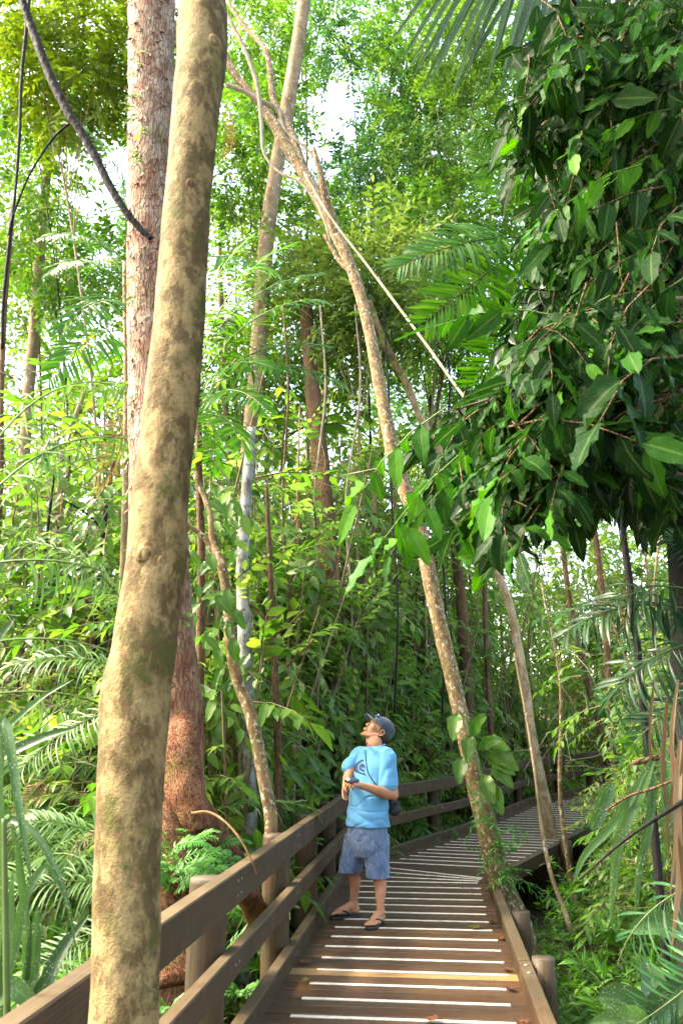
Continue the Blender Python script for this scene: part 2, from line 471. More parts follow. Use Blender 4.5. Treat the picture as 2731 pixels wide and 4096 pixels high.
M['strip'] = plain('grip_strip', (.66, .57, .46), .6, .25, 14)
M['leaf_lite'] = leaf_mat('leaf_light', [(0, (.05, .12, .02)), (.5, (.12, .23, .04)), (.9, (.25, .35, .08)), (1, (.36, .34, .12))], .36, .5, tcol=1.6)
M['galv'] = plain('galvanised_steel', (.20, .20, .20), .5, .15, 20)
M['soil'] = None

# ---------------------------------------------------------------- leaf templates (base at origin, along +Y, normal +Z)
def leaf_tpl(rows, cols, w, fold=.25, droop=.25, wave=0.0, tip=1.0, seed=0, fat=.42):
    r = np.random.default_rng(seed)
    V = []; UV = []; F = []
    for i in range(rows + 1):
        t = i / rows
        hw = w * .5 * (math.sin(math.pi * min(1, t ** (.75 if fat < .5 else 1.1))) ** .8 + .03)
        if i == rows: hw = w * .02
        y = t - droop * .25 * t * t; zc = -droop * t * t * .6
        for j in range(cols + 1):
            s = 2 * j / cols - 1
            x = hw * s * math.cos(fold)
            z = zc + abs(s) * hw * math.sin(fold) * 1.2 - (droop * .1 * s * s * hw)
            if wave: z += wave * w * math.sin(t * 19 + j * 1.7 + seed) * abs(s) * .5
            V.append((x, y + (wave * .03 * math.sin(j + seed)), z)); UV.append((j / cols, t))
    for i in range(rows):
        for j in range(cols):
            q = i * (cols + 1) + j
            F.append((q, q + 1, q + cols + 2, q + cols + 1))
    return T(V, F, UV)
kite = T([(0, 0, 0), (.2, .42, .05), (0, 1, -.12), (-.2, .42, .05)], [(0, 1, 2, 3)], [(.5, 0), (1, .4), (.5, 1), (0, .4)])
lf2 = leaf_tpl(3, 2, .40, .3, .35)
lf2n = leaf_tpl(3, 2, .22, .3, .4)
lf4 = [leaf_tpl(8, 4, w, f, dr, wv, seed=s) for s, (w, f, dr, wv) in enumerate([(.40, .22, .35, .22), (.46, .35, .5, .3), (.36, .15, .15, .2), (.42, .5, .7, .25)])]
strip_lf = leaf_tpl(4, 2, .046, .45, .65, fat=.6)
strip_lf_wide = leaf_tpl(4, 2, .060, .4, .5, fat=.6)
strip_far = leaf_tpl(2, 2, .07, .35, .45, fat=.6)

def spray(leaf, n, L, size, spread=.9, drp=.35, twig=.006, seed=0, jitter=.35, tk=3, hang=0.0, tipcl=False):
    """a twig along +Y with alternate leaves"""
    r = np.random.default_rng(seed + 100)
    pts = np.stack([.05 * L * np.sin(np.linspace(0, 3, 5) + seed), np.linspace(0, L, 5), -drp * L * np.linspace(0, 1, 5) ** 2], 1)
    Y = []; Z = []; X = []; s = []
    for i in range(n):
        t = (.25 + .75 * i / max(1, n - 1)) if not tipcl else (.7 + .3 * i / n)
        side = 1 if i % 2 else -1
        p = np.array([np.interp(t, np.linspace(0, 1, 5), pts[:, k]) for k in range(3)])
        a = spread * (1 if i < n - 1 else .1) * (1 + jitter * (r.random() - .5))
        d = np.array([side * math.sin(a), math.cos(a), -.15 - hang + jitter * (r.random() - .5)])
        if tipcl:
            aa = 2 * np.pi * i / n + r.random(); d = np.array([math.cos(aa) * .8, .55, math.sin(aa) * .8])
        X.append(p); Y.append(d)
        Z.append(np.array([jitter * (r.random() - .5), jitter * (r.random() - .5), 1.0])); s.append(size * (.7 + .5 * r.random()))
    leaves = leaf if isinstance(leaf, list) else [leaf]
    X, Y, Z, s = map(np.array, (X, Y, Z, s)); parts = []
    for k, lf in enumerate(leaves):
        sel = np.arange(n) % len(leaves) == k
        if sel.any(): parts.append(inst(lf, frames(Y[sel], Z[sel], s[sel]), X[sel], r.random(sel.sum()), keep=0))
    if twig > 0: parts.append(setm(tube(pts, [twig, twig * .4], 4, tk, cap=False), 1))
    return join(parts)
SP_FAR = [spray(kite, 12, .8, .24, twig=0, seed=s, jitter=1.1) for s in range(3)]
SP_FAR2 = [spray(kite, 14, .7, .16, twig=0, seed=s + 9, jitter=1.1) for s in range(3)]
SP_MID = [spray(lf2, 11, .5, .125, seed=s, hang=.2, jitter=.8) for s in range(4)]
SP_MIDN = [spray(lf2n, 13, .55, .16, seed=s + 5, hang=.3, jitter=.7) for s in range(3)]
SP_BIG = [spray(lf2, 8, .5, .20, seed=s + 20, hang=.4, jitter=.8) for s in range(3)]
SP_NEAR = [spray(lf4, 7, .42, .15, spread=.95, seed=s + 40, hang=.75, jitter=1.0, twig=.0035, tk=5) for s in range(5)]
SP_WHORL = [spray(lf2n, 9, .25, .16, seed=s + 60, tipcl=True, jitter=.5) for s in range(3)]

def scatter(sprays, X, Y, Z=None, size=None, R=None, keep=.5):
    """place sprays at X pointing along Y"""
    X = np.asarray(X, float); n = len(X); Y = np.asarray(Y, float)
    if Z is None: Z = np.tile([0, 0, 1.0], (n, 1)) + (rng.random((n, 3)) - .5) * .5
    size = (.75 + .5 * rng.random(n)) if size is None else np.broadcast_to(size, (n,)) * (.75 + .5 * rng.random(n))
    if R is None: R = rng.random(n)
    k = rng.integers(0, len(sprays), n); out = []
    for i, sp in enumerate(sprays):
        q = k == i
        if q.any(): out.append(inst(sp, frames(Y[q], Z[q], size[q]), X[q], R[q], keep))
    return join(out)
def rdir(n, zc=0.0, zs=1.0):
    v = rng.normal(size=(n, 3)); v[:, 2] = v[:, 2] * zs + zc
    return unit(v)
def clump_pts(C, rad, n):
    """n points in an ellipsoid, denser to its shell, with outward directions"""
    v = unit(rng.normal(size=(n, 3))); r = rng.random(n) ** .45
    o = v * r[:, None] * np.asarray(rad)
    return np.asarray(C) + o, unit(v + np.array([0, 0, .1]) + rng.normal(size=(n, 3)) * .45)

# ---- palm frond: rachis in the Y-Z plane starting upward-outward
def frond_tpl(L=2.0, n=38, leaf=strip_lf, ll=.62, rise=.55, arch=1.1, vee=.35, seed=0, fall=.3, stalk=.18, rr=.011, twist=.0):
    r = np.random.default_rng(seed)
    m = 14; t = np.linspace(0, 1, m); ang = rise - arch * t ** 1.3
    d = np.stack([np.zeros(m), np.cos(ang), np.sin(ang)], 1) * (L / (m - 1))
    C = np.concatenate([[[0, 0, 0]], np.cumsum(d[:-1], 0)])
    parts = [setm(tube(C, [rr, rr * .8, rr * .25], raw=True, k=4, cap=False), 1)]
    X = []; Y = []; Z = []; s = []
    for i in range(n):
        u = stalk + (1 - stalk) * (i + .5) / n
        p = np.array([np.interp(u, t, C[:, k]) for k in range(3)])
        a = rise - arch * u ** 1.3; f = np.array([0, math.cos(a), math.sin(a)]); up = np.array([0, -math.sin(a), math.cos(a)])
        w = (u - stalk) / (1 - stalk)
        ln = ll * (.45 + .55 * math.sin(math.pi * min(1, .15 + w * .85)) ** .7) * (1 - .35 * w)
        fw = .35 + 1.1 * w ** 1.5
        for side in (-1, 1):
            if r.random() < .07: continue
            q = np.array([side, 0, 0]) + f * (fw + .34 * (r.random() - .5)) + up * (vee - fall * r.random() * .6 + .22 * r.normal())
            X.append(p); Y.append(q); Z.append(up * 1.0 + np.array([-side * .5, 0, 0]) + f * .1); s.append(ln * (.72 + .36 * r.random()))
    s = np.array(s)
    parts.append(inst(leaf, frames(np.array(Y), np.array(Z), np.stack([np.full(len(s), ll), s, s], 1)), np.array(X), r.random(len(s)), keep=0))
    return join(parts)
FROND = [frond_tpl(2.2, 40, strip_lf, .62, .7, 1.3, .3, s) for s in range(3)]
FROND_DROOP = [frond_tpl(2.0, 34, strip_lf, .60, .5, 1.5, .05, s + 5, fall=.9) for s in range(2)]
FROND_FINE = [frond_tpl(1.0, 26, strip_far, .26, .8, 1.5, .1, s + 8, rr=.006) for s in range(3)]
FERN = [frond_tpl(.62, 18, leaf_tpl(3, 2, .15, .25, .3), .15, .6, 1.3, .1, s + 12, rr=.003, stalk=.12) for s in range(3)]
def place(t, P0, Y, Z=(0, 0, 1), s=1.0):
    return inst(t, frames(np.array([Y], float), np.array([Z], float), np.array([s], float)), np.array([list(P0)]), [rng.random()], keep=.6)
def palm(name, label, base, h, nfr, size, tpls, m='palm', group=None, tr=.05, cat='palm', bark='bark_tan', tiltx=0.0, az0=0, spread=6.283, vert=.0, min_i=0):
    base = Vector(base); root = thing(name, label, cat, base, group)
    top = np.array([tiltx, 0, h])
    if h > .25:
        build('trunk', tube([(0, 0, -.2), (tiltx * .35, 0, h * .5), top], [tr * 1.2, tr, tr * .8], 10, 8, .04, 5), M[bark], None).parent = root
    for i in range(nfr):
        a = az0 + spread * i / nfr + .35 * (rng.random() - .5)
        t = tpls[i % len(tpls)]
        el = vert + .35 * (rng.random() - .3)
        y = np.array([math.sin(a), math.cos(a), el]); z = np.array([0, 0, 1.0])
        s = size * (.8 + .4 * rng.random())
        fr = inst(t, frames(np.array([y]), np.array([z]), np.array([s])), np.array([[top[0], 0, h - .05]]), [rng.random()], keep=.5)
        o = link('frond', make_mesh('frond', fr, [M[m], M['stem_green']]), root)
    return root
# ---------------------------------------------------------------- ground
def ground_z(x, y):
    w = -0.5 + .109 * (y - 4.86) if y < 10.5 else .12 + .5 * (y - 10.5)
    side = x - (w + .8)
    z = -.85 + .10 * math.tanh(side * .5) + .22 * noise.noise(Vector((x * .35, y * .35, 0))) + .05 * noise.noise(Vector((x * 1.7, y * 1.7, 3)))
    z += max(0, y - 26) * .05 + max(0, abs(x) - 14) * .06 + (max(0, y-9) * .012)
    return z
def GZ(x, y, dz=0.0): return Vector((x, y, ground_z(x, y) + dz))
def on_ground(px, d, dz=0.0):
    p = P(px, 1682, d); return GZ(p.x, p.y, dz)
def ground():
    xs = np.concatenate([np.linspace(-150, -13, 12), np.linspace(-12, 14, 105), np.linspace(16, 150, 12)])
    ys = np.concatenate([np.linspace(-40, -3, 6), np.linspace(-2, 30, 129), np.linspace(32, 260, 22)])
    V = [(x, y, ground_z(x, y)) for y in ys for x in xs]; nx = len(xs)
    F = [(j * nx + i, j * nx + i + 1, (j + 1) * nx + i + 1, (j + 1) * nx + i) for j in range(len(ys) - 1) for i in range(nx - 1)]
    m, nt = mat('forest_soil'); b = NB(nt)
    pos = b.n('ShaderNodeNewGeometry').outputs['Position']
    n1 = b.noise(pos, 1.3, 5, .6); n2 = b.noise(pos, 18, 5, .65); n3 = b.noise(pos, 70, 3)
    vo = b.n('ShaderNodeTexVoronoi'); b.l(pos, vo.inputs['Vector']); vo.inputs['Scale'].default_value = 16
    lf = b.ramp(b.n('ShaderNodeSeparateColor').outputs[0], [(0, (0, 0, 0)), (1, (1, 1, 1))])
    sc = b.n('ShaderNodeSeparateColor'); b.l(vo.outputs['Color'], sc.inputs[0])
    litter = b.ramp(sc.outputs[0], [(0, (.025, .014, .007)), (.4, (.06, .034, .016)), (.8, (.11, .05, .025)), (1, (.17, .11, .055))])
    soil = b.ramp(n2, [(.3, (.018, .012, .008)), (.7, (.035, .024, .013))])
    c = b.mix(b.gray(n1, .35, .6, .25, .95), soil, litter)
    b.out(b.pbsdf(c, .85, b.bump(b.math('ADD', n2, b.math('MULTIPLY', vo.outputs['Distance'], .8)), .8, .03), .3))
    M['soil'] = m
    tag(build('ground', T(V, F), m), kind='structure')
ground()

# ---------------------------------------------------------------- boardwalk
def lerp(a, b, t): return (a[0] + (b[0] - a[0]) * t, a[1] + (b[1] - a[1]) * t)
def dz(y): return 0.0 if y < 14 else .035 * (y - 14)
def LX(y): return -.50 + .109 * (y - 4.86)
def RX(y): return 1.03 + .109 * (y - 4.85)
c6, s6 = math.cos(math.radians(6.2)), math.sin(math.radians(6.2))
LP = [(LX(-.6), -.6), (.12, 10.5), (1.26, 12.8), (3.83, 17.9), (7.6, 22.8)]       # inner line of the left kerb
boards = []      # (left point, right point)
pitch = .16
y = -.5
while y < 9.86:
    l = (LX(y), y); r = (l[0] + 1.53 * c6, l[1] - 1.53 * s6)
    boards.append((l, r)); y += pitch * c6
# fan at the bend
L0, R0 = boards[-1]
nf = 7
for i in range(1, nf):
    t = i / nf
    boards.append(((L0[0] + (.40 - L0[0]) * t + .0, L0[1] + (11.05 - L0[1]) * t), (R0[0] + .10 * t, R0[1] + .26 * t)))
def seg(a, b, ang, w, start, skip=0):
    L = math.dist(a, b); n = int(L / pitch); out = []
    ca, sa = math.cos(math.radians(ang)), math.sin(math.radians(ang))
    for i in range(skip, n + 1):
        p = lerp(a, b, i / n); out.append((p, (p[0] + w * ca, p[1] - w * sa)))
    return out
boards += seg((.40, 11.05), (3.83, 17.9), 18, 1.66, 0)
boards += seg((3.83, 17.9), (7.6, 22.8), 21, 1.8, 0, 1)
walk = thing('boardwalk', 'wet brown timber boardwalk with pale anti-slip strips, bending right through the forest', 'boardwalk', (.5, 6, 0))
bt = []; newb = []; strips = []
TRUNK_Y, TRUNK_X = 2.0, -.30
nb = len(boards)
for i in range(nb - 1):
    (l0, r0), (l1, r1) = boards[i], boards[i + 1]
    g = .0055
    a = [l0, r0, r1, l1]
    # thickness box with a tiny gap
    def sh(p, q, k):
        d = math.dist(p, q) + 1e-6; return (p[0] + (q[0] - p[0]) * k / d, p[1] + (q[1] - p[1]) * k / d)
    A, B, C, D = sh(l0, l1, g), sh(r0, r1, g if math.dist(r0, r1) > .02 else 0), sh(r1, r0, g if math.dist(r0, r1) > .02 else 0), sh(l1, l0, g)
    if 1.6 < l0[1] < 2.4: A = lerp(A, B, .45); D = lerp(D, C, .45)
    z = dz((l0[1] + r0[1]) / 2); off = .004 * (rng.random() - .5)
    R = rng.random(); V = []; UV = []; e = .006
    for (zz, sc) in ((-.038, 0), (off - .004, 0), (off, 1)):
        cx = sum(p[0] for p in (A, B, C, D)) / 4; cy = sum(p[1] for p in (A, B, C, D)) / 4
        for k, p in enumerate((A, B, C, D)):
            q = p
            if sc:
                o = (D, C, B, A)[k]; q = sh(p, o, .005) if math.dist(p, o) > .03 else p
            V.append((q[0], q[1], z + zz))
            UV.append((((0 if k < 2 else .14) + R * 7), (0 if k in (0, 3) else 1.55) + R * 31))
    F = [(8, 9, 10, 11), (0, 1, 5, 4), (1, 2, 6, 5), (2, 3, 7, 6), (3, 0, 4, 7), (4, 5, 9, 8), (5, 6, 10, 9), (6, 7, 11, 10), (7, 4, 8, 11)]
    t = T(V, F, UV, np.full(12, R))
    ym = (l0[1] + l1[1]) / 2
    (newb if abs(ym - 6.28) < .08  else bt).append(t)
    w = math.dist(l0, l1)
    if i % 2 == 0 and ym > 2.7 or (i >= 62 and ym < 10.9 and i % 2 == 0):
        il, ir = .165 + .03 * (rng.random() - .5), .085 + .05 * (rng.random() - .5)
        ll = math.dist(lerp(l0, l1, .7), lerp(r0, r1, .7))
        a0, a1 = lerp(lerp(l0, l1, .7), lerp(r0, r1, .7), il / ll), lerp(lerp(l0, l1, .7), lerp(r0, r1, .7), 1 - ir / ll)
        strips.append(((a0[0], a0[1], z + off + .0035), (a1[0], a1[1], z + off + .0035)))
build('deck_boards', join(bt), M['deck'], walk, smooth=False)
for t in newb: tag(build('replacement_board', t, M['deck_new'], walk, smooth=False), 'newer orange-brown deck board')
for a, b_ in strips:
    build('grip_strip', beam(a, b_, .038, .007, bev=.002), M['strip'], walk)
# kerb on the right
def rl(i, k=1.0, off=0.0):
    l, r = boards[i]; d = math.dist(l, r); u = ((r[0] - l[0]) / d, (r[1] - l[1]) / d)
    return (r[0] + u[0] * off, r[1] + u[1] * off)
iy = [i for i in range(nb) if boards[i][1][1] < 9.55]
kz = .045
brk = [0, 6.05, 9.62]
prev = None
ysr = [-.6, 3.05, 6.02, 9.62]
for a, b_ in zip(ysr[:-1], ysr[1:]):
    build('kerb', beam((RX(a) + .045, a + .004, kz), (RX(b_) + .045, b_ - .004, kz), .085, .15, seg=8, jit=.004), M['wood'], walk, smooth=False)
    # bolt heads
    for q in (.12, .3):
        build('bolt', tube([(RX(b_ - q) + .045, b_ - q, .119), (RX(b_ - q) + .045, b_ - q, .126)], [.016, .016], 2, 10), M['galv'], walk)
# side beam and kerb along the second reach
right2 = [b[1] for b in boards if b[1][1] > 9.9]
def path_beam(name, pts, off, z0, w, h, m, step=10, parent=None):
    pts = pts[::step] + ([pts[-1]] if (len(pts) - 1) % step else [])
    for p, q in zip(pts[:-1], pts[1:]):
        d = (q[0] - p[0], q[1] - p[1]); L = math.hypot(*d); n = (d[1] / L, -d[0] / L); u = (d[0]/L*.003, d[1]/L*.003)
        build(name, beam((p[0] + n[0] * off + u[0], p[1] + n[1] * off+u[1], dz(p[1]) + z0), (q[0] + n[0] * off-u[0], q[1] + n[1] * off-u[1], dz(q[1]) + z0), w, h, seg=4), M[m], parent, smooth=False)
path_beam('edge_beam', right2, .045, -.035, .085, .17, 'wood', 12, walk)
path_beam('bearer', right2, -.22, -.16, .09, .20, 'wood', 15, walk)
ys1 = [-.6, 3, 6.4, 9.8]
for a, b_ in zip(ys1[:-1], ys1[1:]):
    for o in (-.10, -1.30):
        build('bearer', beam((RX(a) + o, a, -.15), (RX(b_) + o, b_-.01, -.15), .09, .20), M['wood'], walk)
# posts and cross heads under the deck
def stump(x, y, top, r=.085):
    g = ground_z(x, y) - .25
    build('support_post', tube([(x, y, g), (x, y, top - .012), (x, y, top)], [r, r, r * .93], 6, 14, .03, 4), M['post'], walk)
for y in (3.1, 4.58, 6.07, 7.56, 9.0): stump(RX(y) + .175, y, .065, .077)
for k in (14, 30, 46, 62):
    p = right2[min(k, len(right2) - 1)]
    stump(p[0] + .17, p[1] - .05, dz(p[1]) + .03, .09)
    g = .30
    build('cross_head', beam((p[0] + .42, p[1] - .22, dz(p[1]) - .42), (p[0] - .55, p[1] + .2, dz(p[1]) - .42), .10, .2), M['post'], walk)
# joist ends peeping out
# ---------------------------------------------------------------- railings
def railing(name, label, pts, posts, tops=(.885, .505, .115), hs=(.165, .125, .155), r=.10, joints=1):
    root = thing(name, label, 'railing', (pts[0][0], pts[0][1], 0))
    for nm, tz, h, th in zip(('top_rail', 'middle_rail', 'bottom_rail'), tops, hs, (.075, .065, .075)):
        for p, q in zip(pts[:-1], pts[1:]):
            L = math.dist(p, q); n = max(1, round(L / 3.4))
            d = ((q[0] - p[0]) / L, (q[1] - p[1]) / L); nn = (-d[1], d[0])
            for i in range(n):
                a = lerp(p, q, i / n); b_ = lerp(p, q, (i + 1) / n); e = .004
                za, zb = dz(a[1]), dz(b_[1])
                build(nm, beam((a[0] + nn[0] * th / 2 + d[0] * e, a[1] + nn[1] * th / 2 + d[1] * e, za + tz - h / 2), (b_[0] + nn[0] * th / 2 - d[0] * e, b_[1] + nn[1] * th / 2 - d[1] * e, zb + tz - h / 2), th, h, seg=6, jit=.004), M['wood'], root, smooth=False)
    for (x, y, top) in posts:
        g = ground_z(x, y) - .3
        # round log, flattened where the rails are housed
        t = tube([(x, y, g), (x, y, 0.3), (x, y, top - .015), (x, y, top)], [r * 1.02, r, r * .99, r * .93], 14, 20, .035, 3, R=rng.random())
        build('post', t, M['post'], root)
    return root
def post_pos(y, back=.125):
    return (LX(y) - back - .03, y + back * .1)
near_posts = []
for y in (.9, 2.8, 4.6, 6.5, 7.98, 9.4, 10.42):
    p = post_pos(y); near_posts.append((p[0], p[1], .76 if y < 3 else .82))
rail_near = railing('timber_railing', 'weathered brown timber railing on the left, running from the bottom left corner to the man', [(LX(-.6), -.6), (.12, 10.5)], near_posts)
for (px_, py_, t_) in near_posts[:6]:
    for zz, hh in ((.885 - .05, 1), (.885 - .12, 1), (.505 - .06, 0), (.115 - .07, 0)):
        for dy in (-.035, .045):
            q_ = Vector((LX(py_ + dy) + .002, py_ + dy, zz)); build('bolt', tube([q_ + Vector((-.01, .001, 0)), q_ + Vector((.004, 0, 0))], [.009, .008], 2, 8), M['galv'], rail_near)
fp = []
P2 = [(.125, 10.512), (3.83, 17.9), (7.6, 22.8)]
for s_, a, b_ in ((.38, P2[0], P2[1]), (.62, P2[0], P2[1]), (.80, P2[0], P2[1]), (.97, P2[0], P2[1]), (.12, P2[0], P2[1]), (.3, P2[1], P2[2]), (.6, P2[1], P2[2]), (.9, P2[1], P2[2])):
    q = lerp(a, b_, s_); L = math.dist(a, b_); d = ((b_[0] - a[0]) / L, (b_[1] - a[1]) / L)
    fp.append((q[0] - d[1] * .15, q[1] + d[0] * .15, .80 + dz(q[1])))
railing('timber_railing', 'brown timber railing beyond the man, following the boardwalk as it bends right', P2, fp, r=.085)
def path_side(x, y):
    """distance outside the boardwalk edges (negative on it)"""
    if y < 10.5: l, r = LX(y) - .25, RX(y) + .2; k = .99
    elif y < 17.9: l = .12 + .503 * (y - 10.5) - .25; r = l + 2.3; k = .89
    else: l = 3.83 + .77 * (y - 17.9) - .25; r = l + 2.7; k = .79
    return max(l - x, x - r) * k if y < 23.5 else 9
# ---------------------------------------------------------------- trunks read off the photograph: (px, py, width px, distance)
def zc(p): return p.y * CT + (p.z - CAMZ) * ST
def px_tube(rows, n=40, k=14, rough=.05, rs=4, extra_down=None, R=.5):
    pts = [P(r[0], r[1], r[3]) for r in rows]; rad = [r[2] / 2 / 1898 * zc(p) for r, p in zip(rows, pts)]
    if extra_down is not None:
        last = pts[-1]; step = max(.12, (pts[-2] - last).length); k_ = max(1, int((last.z - extra_down[2]) / step)); r_ = rad[-1]
        for i_ in range(1, k_ + 1):
            f_ = i_ / k_
            pts.append(Vector((last.x + extra_down[0] * f_, last.y + extra_down[1] * f_, last.z + (extra_down[2] - last.z) * f_))); rad.append(r_ * (1 + .05 * f_))
        n = int(n * (1 + .6 * k_ / max(4, len(rows))))
    # resample radii by arc length of control points
    C = curve(pts, n); rr = np.interp(np.linspace(0, len(pts) - 1, n), np.arange(len(pts)), rad)
    return tube(C, rr, raw=True, k=k, rough=rough, rs=rs, R=R)
def leaf_crown(C, rad, n, sprays, size=1.0, R=None):
    X, Y = clump_pts(C, rad, n); Y[:, 2] -= .25
    return scatter(sprays, X, Y, size=size, R=R)
HOLES = []
HOLES_ = [((222, 395), (62, 120)), ((255, 470), (45, 60)), ((770, 250), (75, 70)), ((715, 350), (60, 45)), ((820, 180), (40, 60)), ((690, 60), (22, 50)),
         ((1010, 75), (30, 28)), ((930, 95), (25, 22)), ((840, 25), (30, 30)), ((180, 330), (30, 40)), ((600, 110), (20, 30)), ((100, 290), (20, 25)), ((745, 480), (26, 20)), ((130, 700), (25, 25)), ((490, 620), (20, 30))]
HOLES = [(c, (r[0] * (1.2 if c[0] < 300 else 1.25), r[1] * (1.15 if c[0] < 300 else 1.2))) for c, r in HOLES_]
def keep_out(X, prob=.95, grow=1.0):
    q = proj(X); k = np.ones(len(X), bool)
    for (c, r) in HOLES:
        e = ((q[:, 0] - c[0]) / (r[0] * grow)) ** 2 + ((q[:, 1] - c[1]) / (r[1] * grow)) ** 2
        k &= ~((e < 1) & (rng.random(len(X)) < prob))
    return k
def bare_scatter(sprays, X, Y, **kw):
    k = keep_out(X)
    for n_ in ('size', 'R'):
        if n_ in kw and np.ndim(kw[n_]): kw[n_] = np.asarray(kw[n_])[k]
    return scatter(sprays, X[k], Y[k], **kw)
def bumps(t, spots, amp):
    V = t['V'].copy()
    for (c, r, a) in spots:
        c = np.array(list(c)); d = np.linalg.norm(V - c, axis=1); w = np.exp(-(d / r) ** 2)
        ax = unit(V - np.array([c[0], c[1], 0]) * 0 - c + 1e-6)
        V += (w * a)[:, None] * np.array([c[0] - V[:, 0].mean(), 0, 0])[None] * 0 + (w * a)[:, None] * unit(np.stack([V[:, 0] - c[0], V[:, 1] - c[1] - .15, np.zeros(len(V))], 1))
    t = dict(t); t['V'] = V; return t

# A: the big mottled trunk in the foreground
A = [(476, -1500, 60, 2.8), (472, -800, 84, 2.5), (468, -300, 98, 2.32), (466, -60, 106, 2.25), (467, 0, 104, 2.22), (467, 45, 112, 2.2), (464, 90, 118, 2.2), (462, 150, 114, 2.18), (452, 230, 108, 2.16), (444, 320, 106, 2.14), (432, 450, 106, 2.12), (421, 600, 111, 2.1), (411, 760, 117, 2.08), (396, 900, 122, 2.06),
     (383, 1020, 124, 2.05), (368, 1150, 130, 2.03), (358, 1300, 136, 2.02), (343, 1400, 141, 2.01), (331, 1500, 146, 2.0), (315, 1570, 154, 2.0), (310, 1620, 160, 2.0), (308, 1680, 156, 1.99), (302, 1780, 152, 1.98), (296, 1900, 150, 1.97), (291, 2040, 150, 1.96), (290, 2180, 153, 1.95), (284, 2352, 157, 1.93)]
tA = px_tube(A, 130, 40, .035, 9, extra_down=(-.02, -.02, -1.2))
rootA = thing('mottled_tree', 'thick leaning tree trunk closest to the camera, with mottled cream, brown and mossy bark', 'tree', (P(284, 2352, 1.93).x, 1.93, -1.0))
build('trunk', tA, M['bark_mottle'], rootA)
for (root_, px_, py_, d_, r_, n_) in ((rootA, 476, -1500, 2.8, 1.9, 130), (None, 358, -1700, 6.7, 2.6, 220)):
    c_ = P(px_, py_, d_)
    X_, Y_ = clump_pts(c_, (r_, r_, r_ * .6), n_); crown_ = scatter(SP_MID, X_, Y_, size=1.5)
    if root_ is not None: build('crown', crown_, [M['leaf_mid'], M['stem']], root_)
    else: CROWN_B = crown_
for (px, py, s) in ((446, 455, .016), (343, 1287, .018), (398, 1320, .016), (385, 1300, .010), (318, 2060, .013), (336, 2235, .022), (500, 128, .02), (300, 1960, .010), (360, 2290, .018), (240, 1590, .014)):
    rr = min(A, key=lambda r: abs(r[1] - py)); s *= .75; c = P(rr[0], py, rr[3]); rad = rr[2] / 2 / 1898 * zc(c)
    q = P(px, py, rr[3]); off = max(-.97, min(.97, (q.x - c.x) / rad)); yy = -math.sqrt(1 - off * off)
    nrm = Vector((off, yy, 0)); base = Vector((c.x + off * rad * .97, c.y + yy * rad * .97, c.z))
    kn = tube([base - nrm * .01, base, base + nrm * s * .35, base + nrm * s * .30, base + nrm * .001], [s * 1.5, s * 1.25, s * .8, s * .45, s * .15], 12, 12, .25, 60)
    kn['V'][:, 2] = (kn['V'][:, 2] - base.z) * 1.3 + base.z
    build('bark_scar', kn, M['bark_mottle'], rootA)

# B: red flaky trunk with buttress roots behind it
dB = 5.6
B = [(358, -1700, 50, dB + 1.1), (354, -1000, 84, dB + .8), (350, -400, 102, dB + .5), (349, -60, 108, dB + .35), (349, 0, 107, dB + .3), (349, 150, 104, dB + .28), (347, 300, 104, dB + .25), (346, 500, 104, dB + .2), (347, 700, 108, dB + .15), (352, 900, 112, dB + .1), (358, 1100, 122, dB + .05), (366, 1250, 130, dB), (372, 1400, 134, dB), (380, 1500, 140, dB), (388, 1600, 152, dB), (390, 1700, 156, dB), (388, 1800, 160, dB), (384, 1900, 170, dB), (380, 2000, 180, dB)]
rB = thing('red_barked_tree', 'tall straight tree with flaking reddish bark and buttress roots, behind the mottled trunk', 'tree', on_ground(388, dB))
tB = px_tube(B, 150, 44, .07, 7, extra_down=(0, 0, -1.3))
# vertical flakes
Vb = tB['V']; cx = np.interp(-Vb[:, 2], -np.array([P(r[0], r[1], r[3]).z for r in B]), [P(r[0], r[1], r[3]).x for r in B])
for i in range(len(Vb)):
    q = Vector(Vb[i]); a = noise.noise(Vector((q.x * 28, q.y * 28, q.z * 2.6)))
    if q.z < 1.2: a *= .4
    dx = q.x - cx[i]; dy = q.y - dB - .1; L = math.hypot(dx, dy) + 1e-6
    Vb[i, 0] += dx / L * a * .009; Vb[i, 1] += dy / L * a * .009
build('trunk', tB, M['bark_red'], rB)
build('crown', CROWN_B, [M['leaf_mid'], M['stem']], rB)
def root_px(rows, par, n=40, m='bark_root', rough=.14):
    build('buttress_root', px_tube(rows, n, 22, rough, 7), M[m], par)
root_px([(392, 1470, 8, 5.64), (398, 1570, 40, 5.57), (414, 1660, 74, 5.47), (415, 1740, 100, 5.35), (425, 1840, 95, 5.35), (452, 1880, 92, 5.45), (482, 1920, 84, 5.6), (522, 1972, 72, 5.9), (557, 2030, 62, 6.2), (584, 2090, 52, 6.45), (604, 2150, 46, 6.7), (625, 2220, 40, 6.9)], rB)
root_px([(396, 1640, 16, 5.5), (402, 1700, 50, 5.4), (410, 1760, 76, 5.3), (440, 1850, 76, 5.25), (455, 1905, 60, 5.25)], rB)
root_px([(376, 1600, 20, 5.7), (372, 1700, 90, 5.5), (376, 1850, 120, 5.4), (390, 1960, 130, 5.3), (400, 2100, 150, 5.2), (410, 2260, 160, 5.1)], rB)
root_px([(380, 1800, 90, 5.5), (340, 1960, 90, 5.45), (290, 2100, 90, 5.4), (230, 2240, 80, 5.4)], rB)
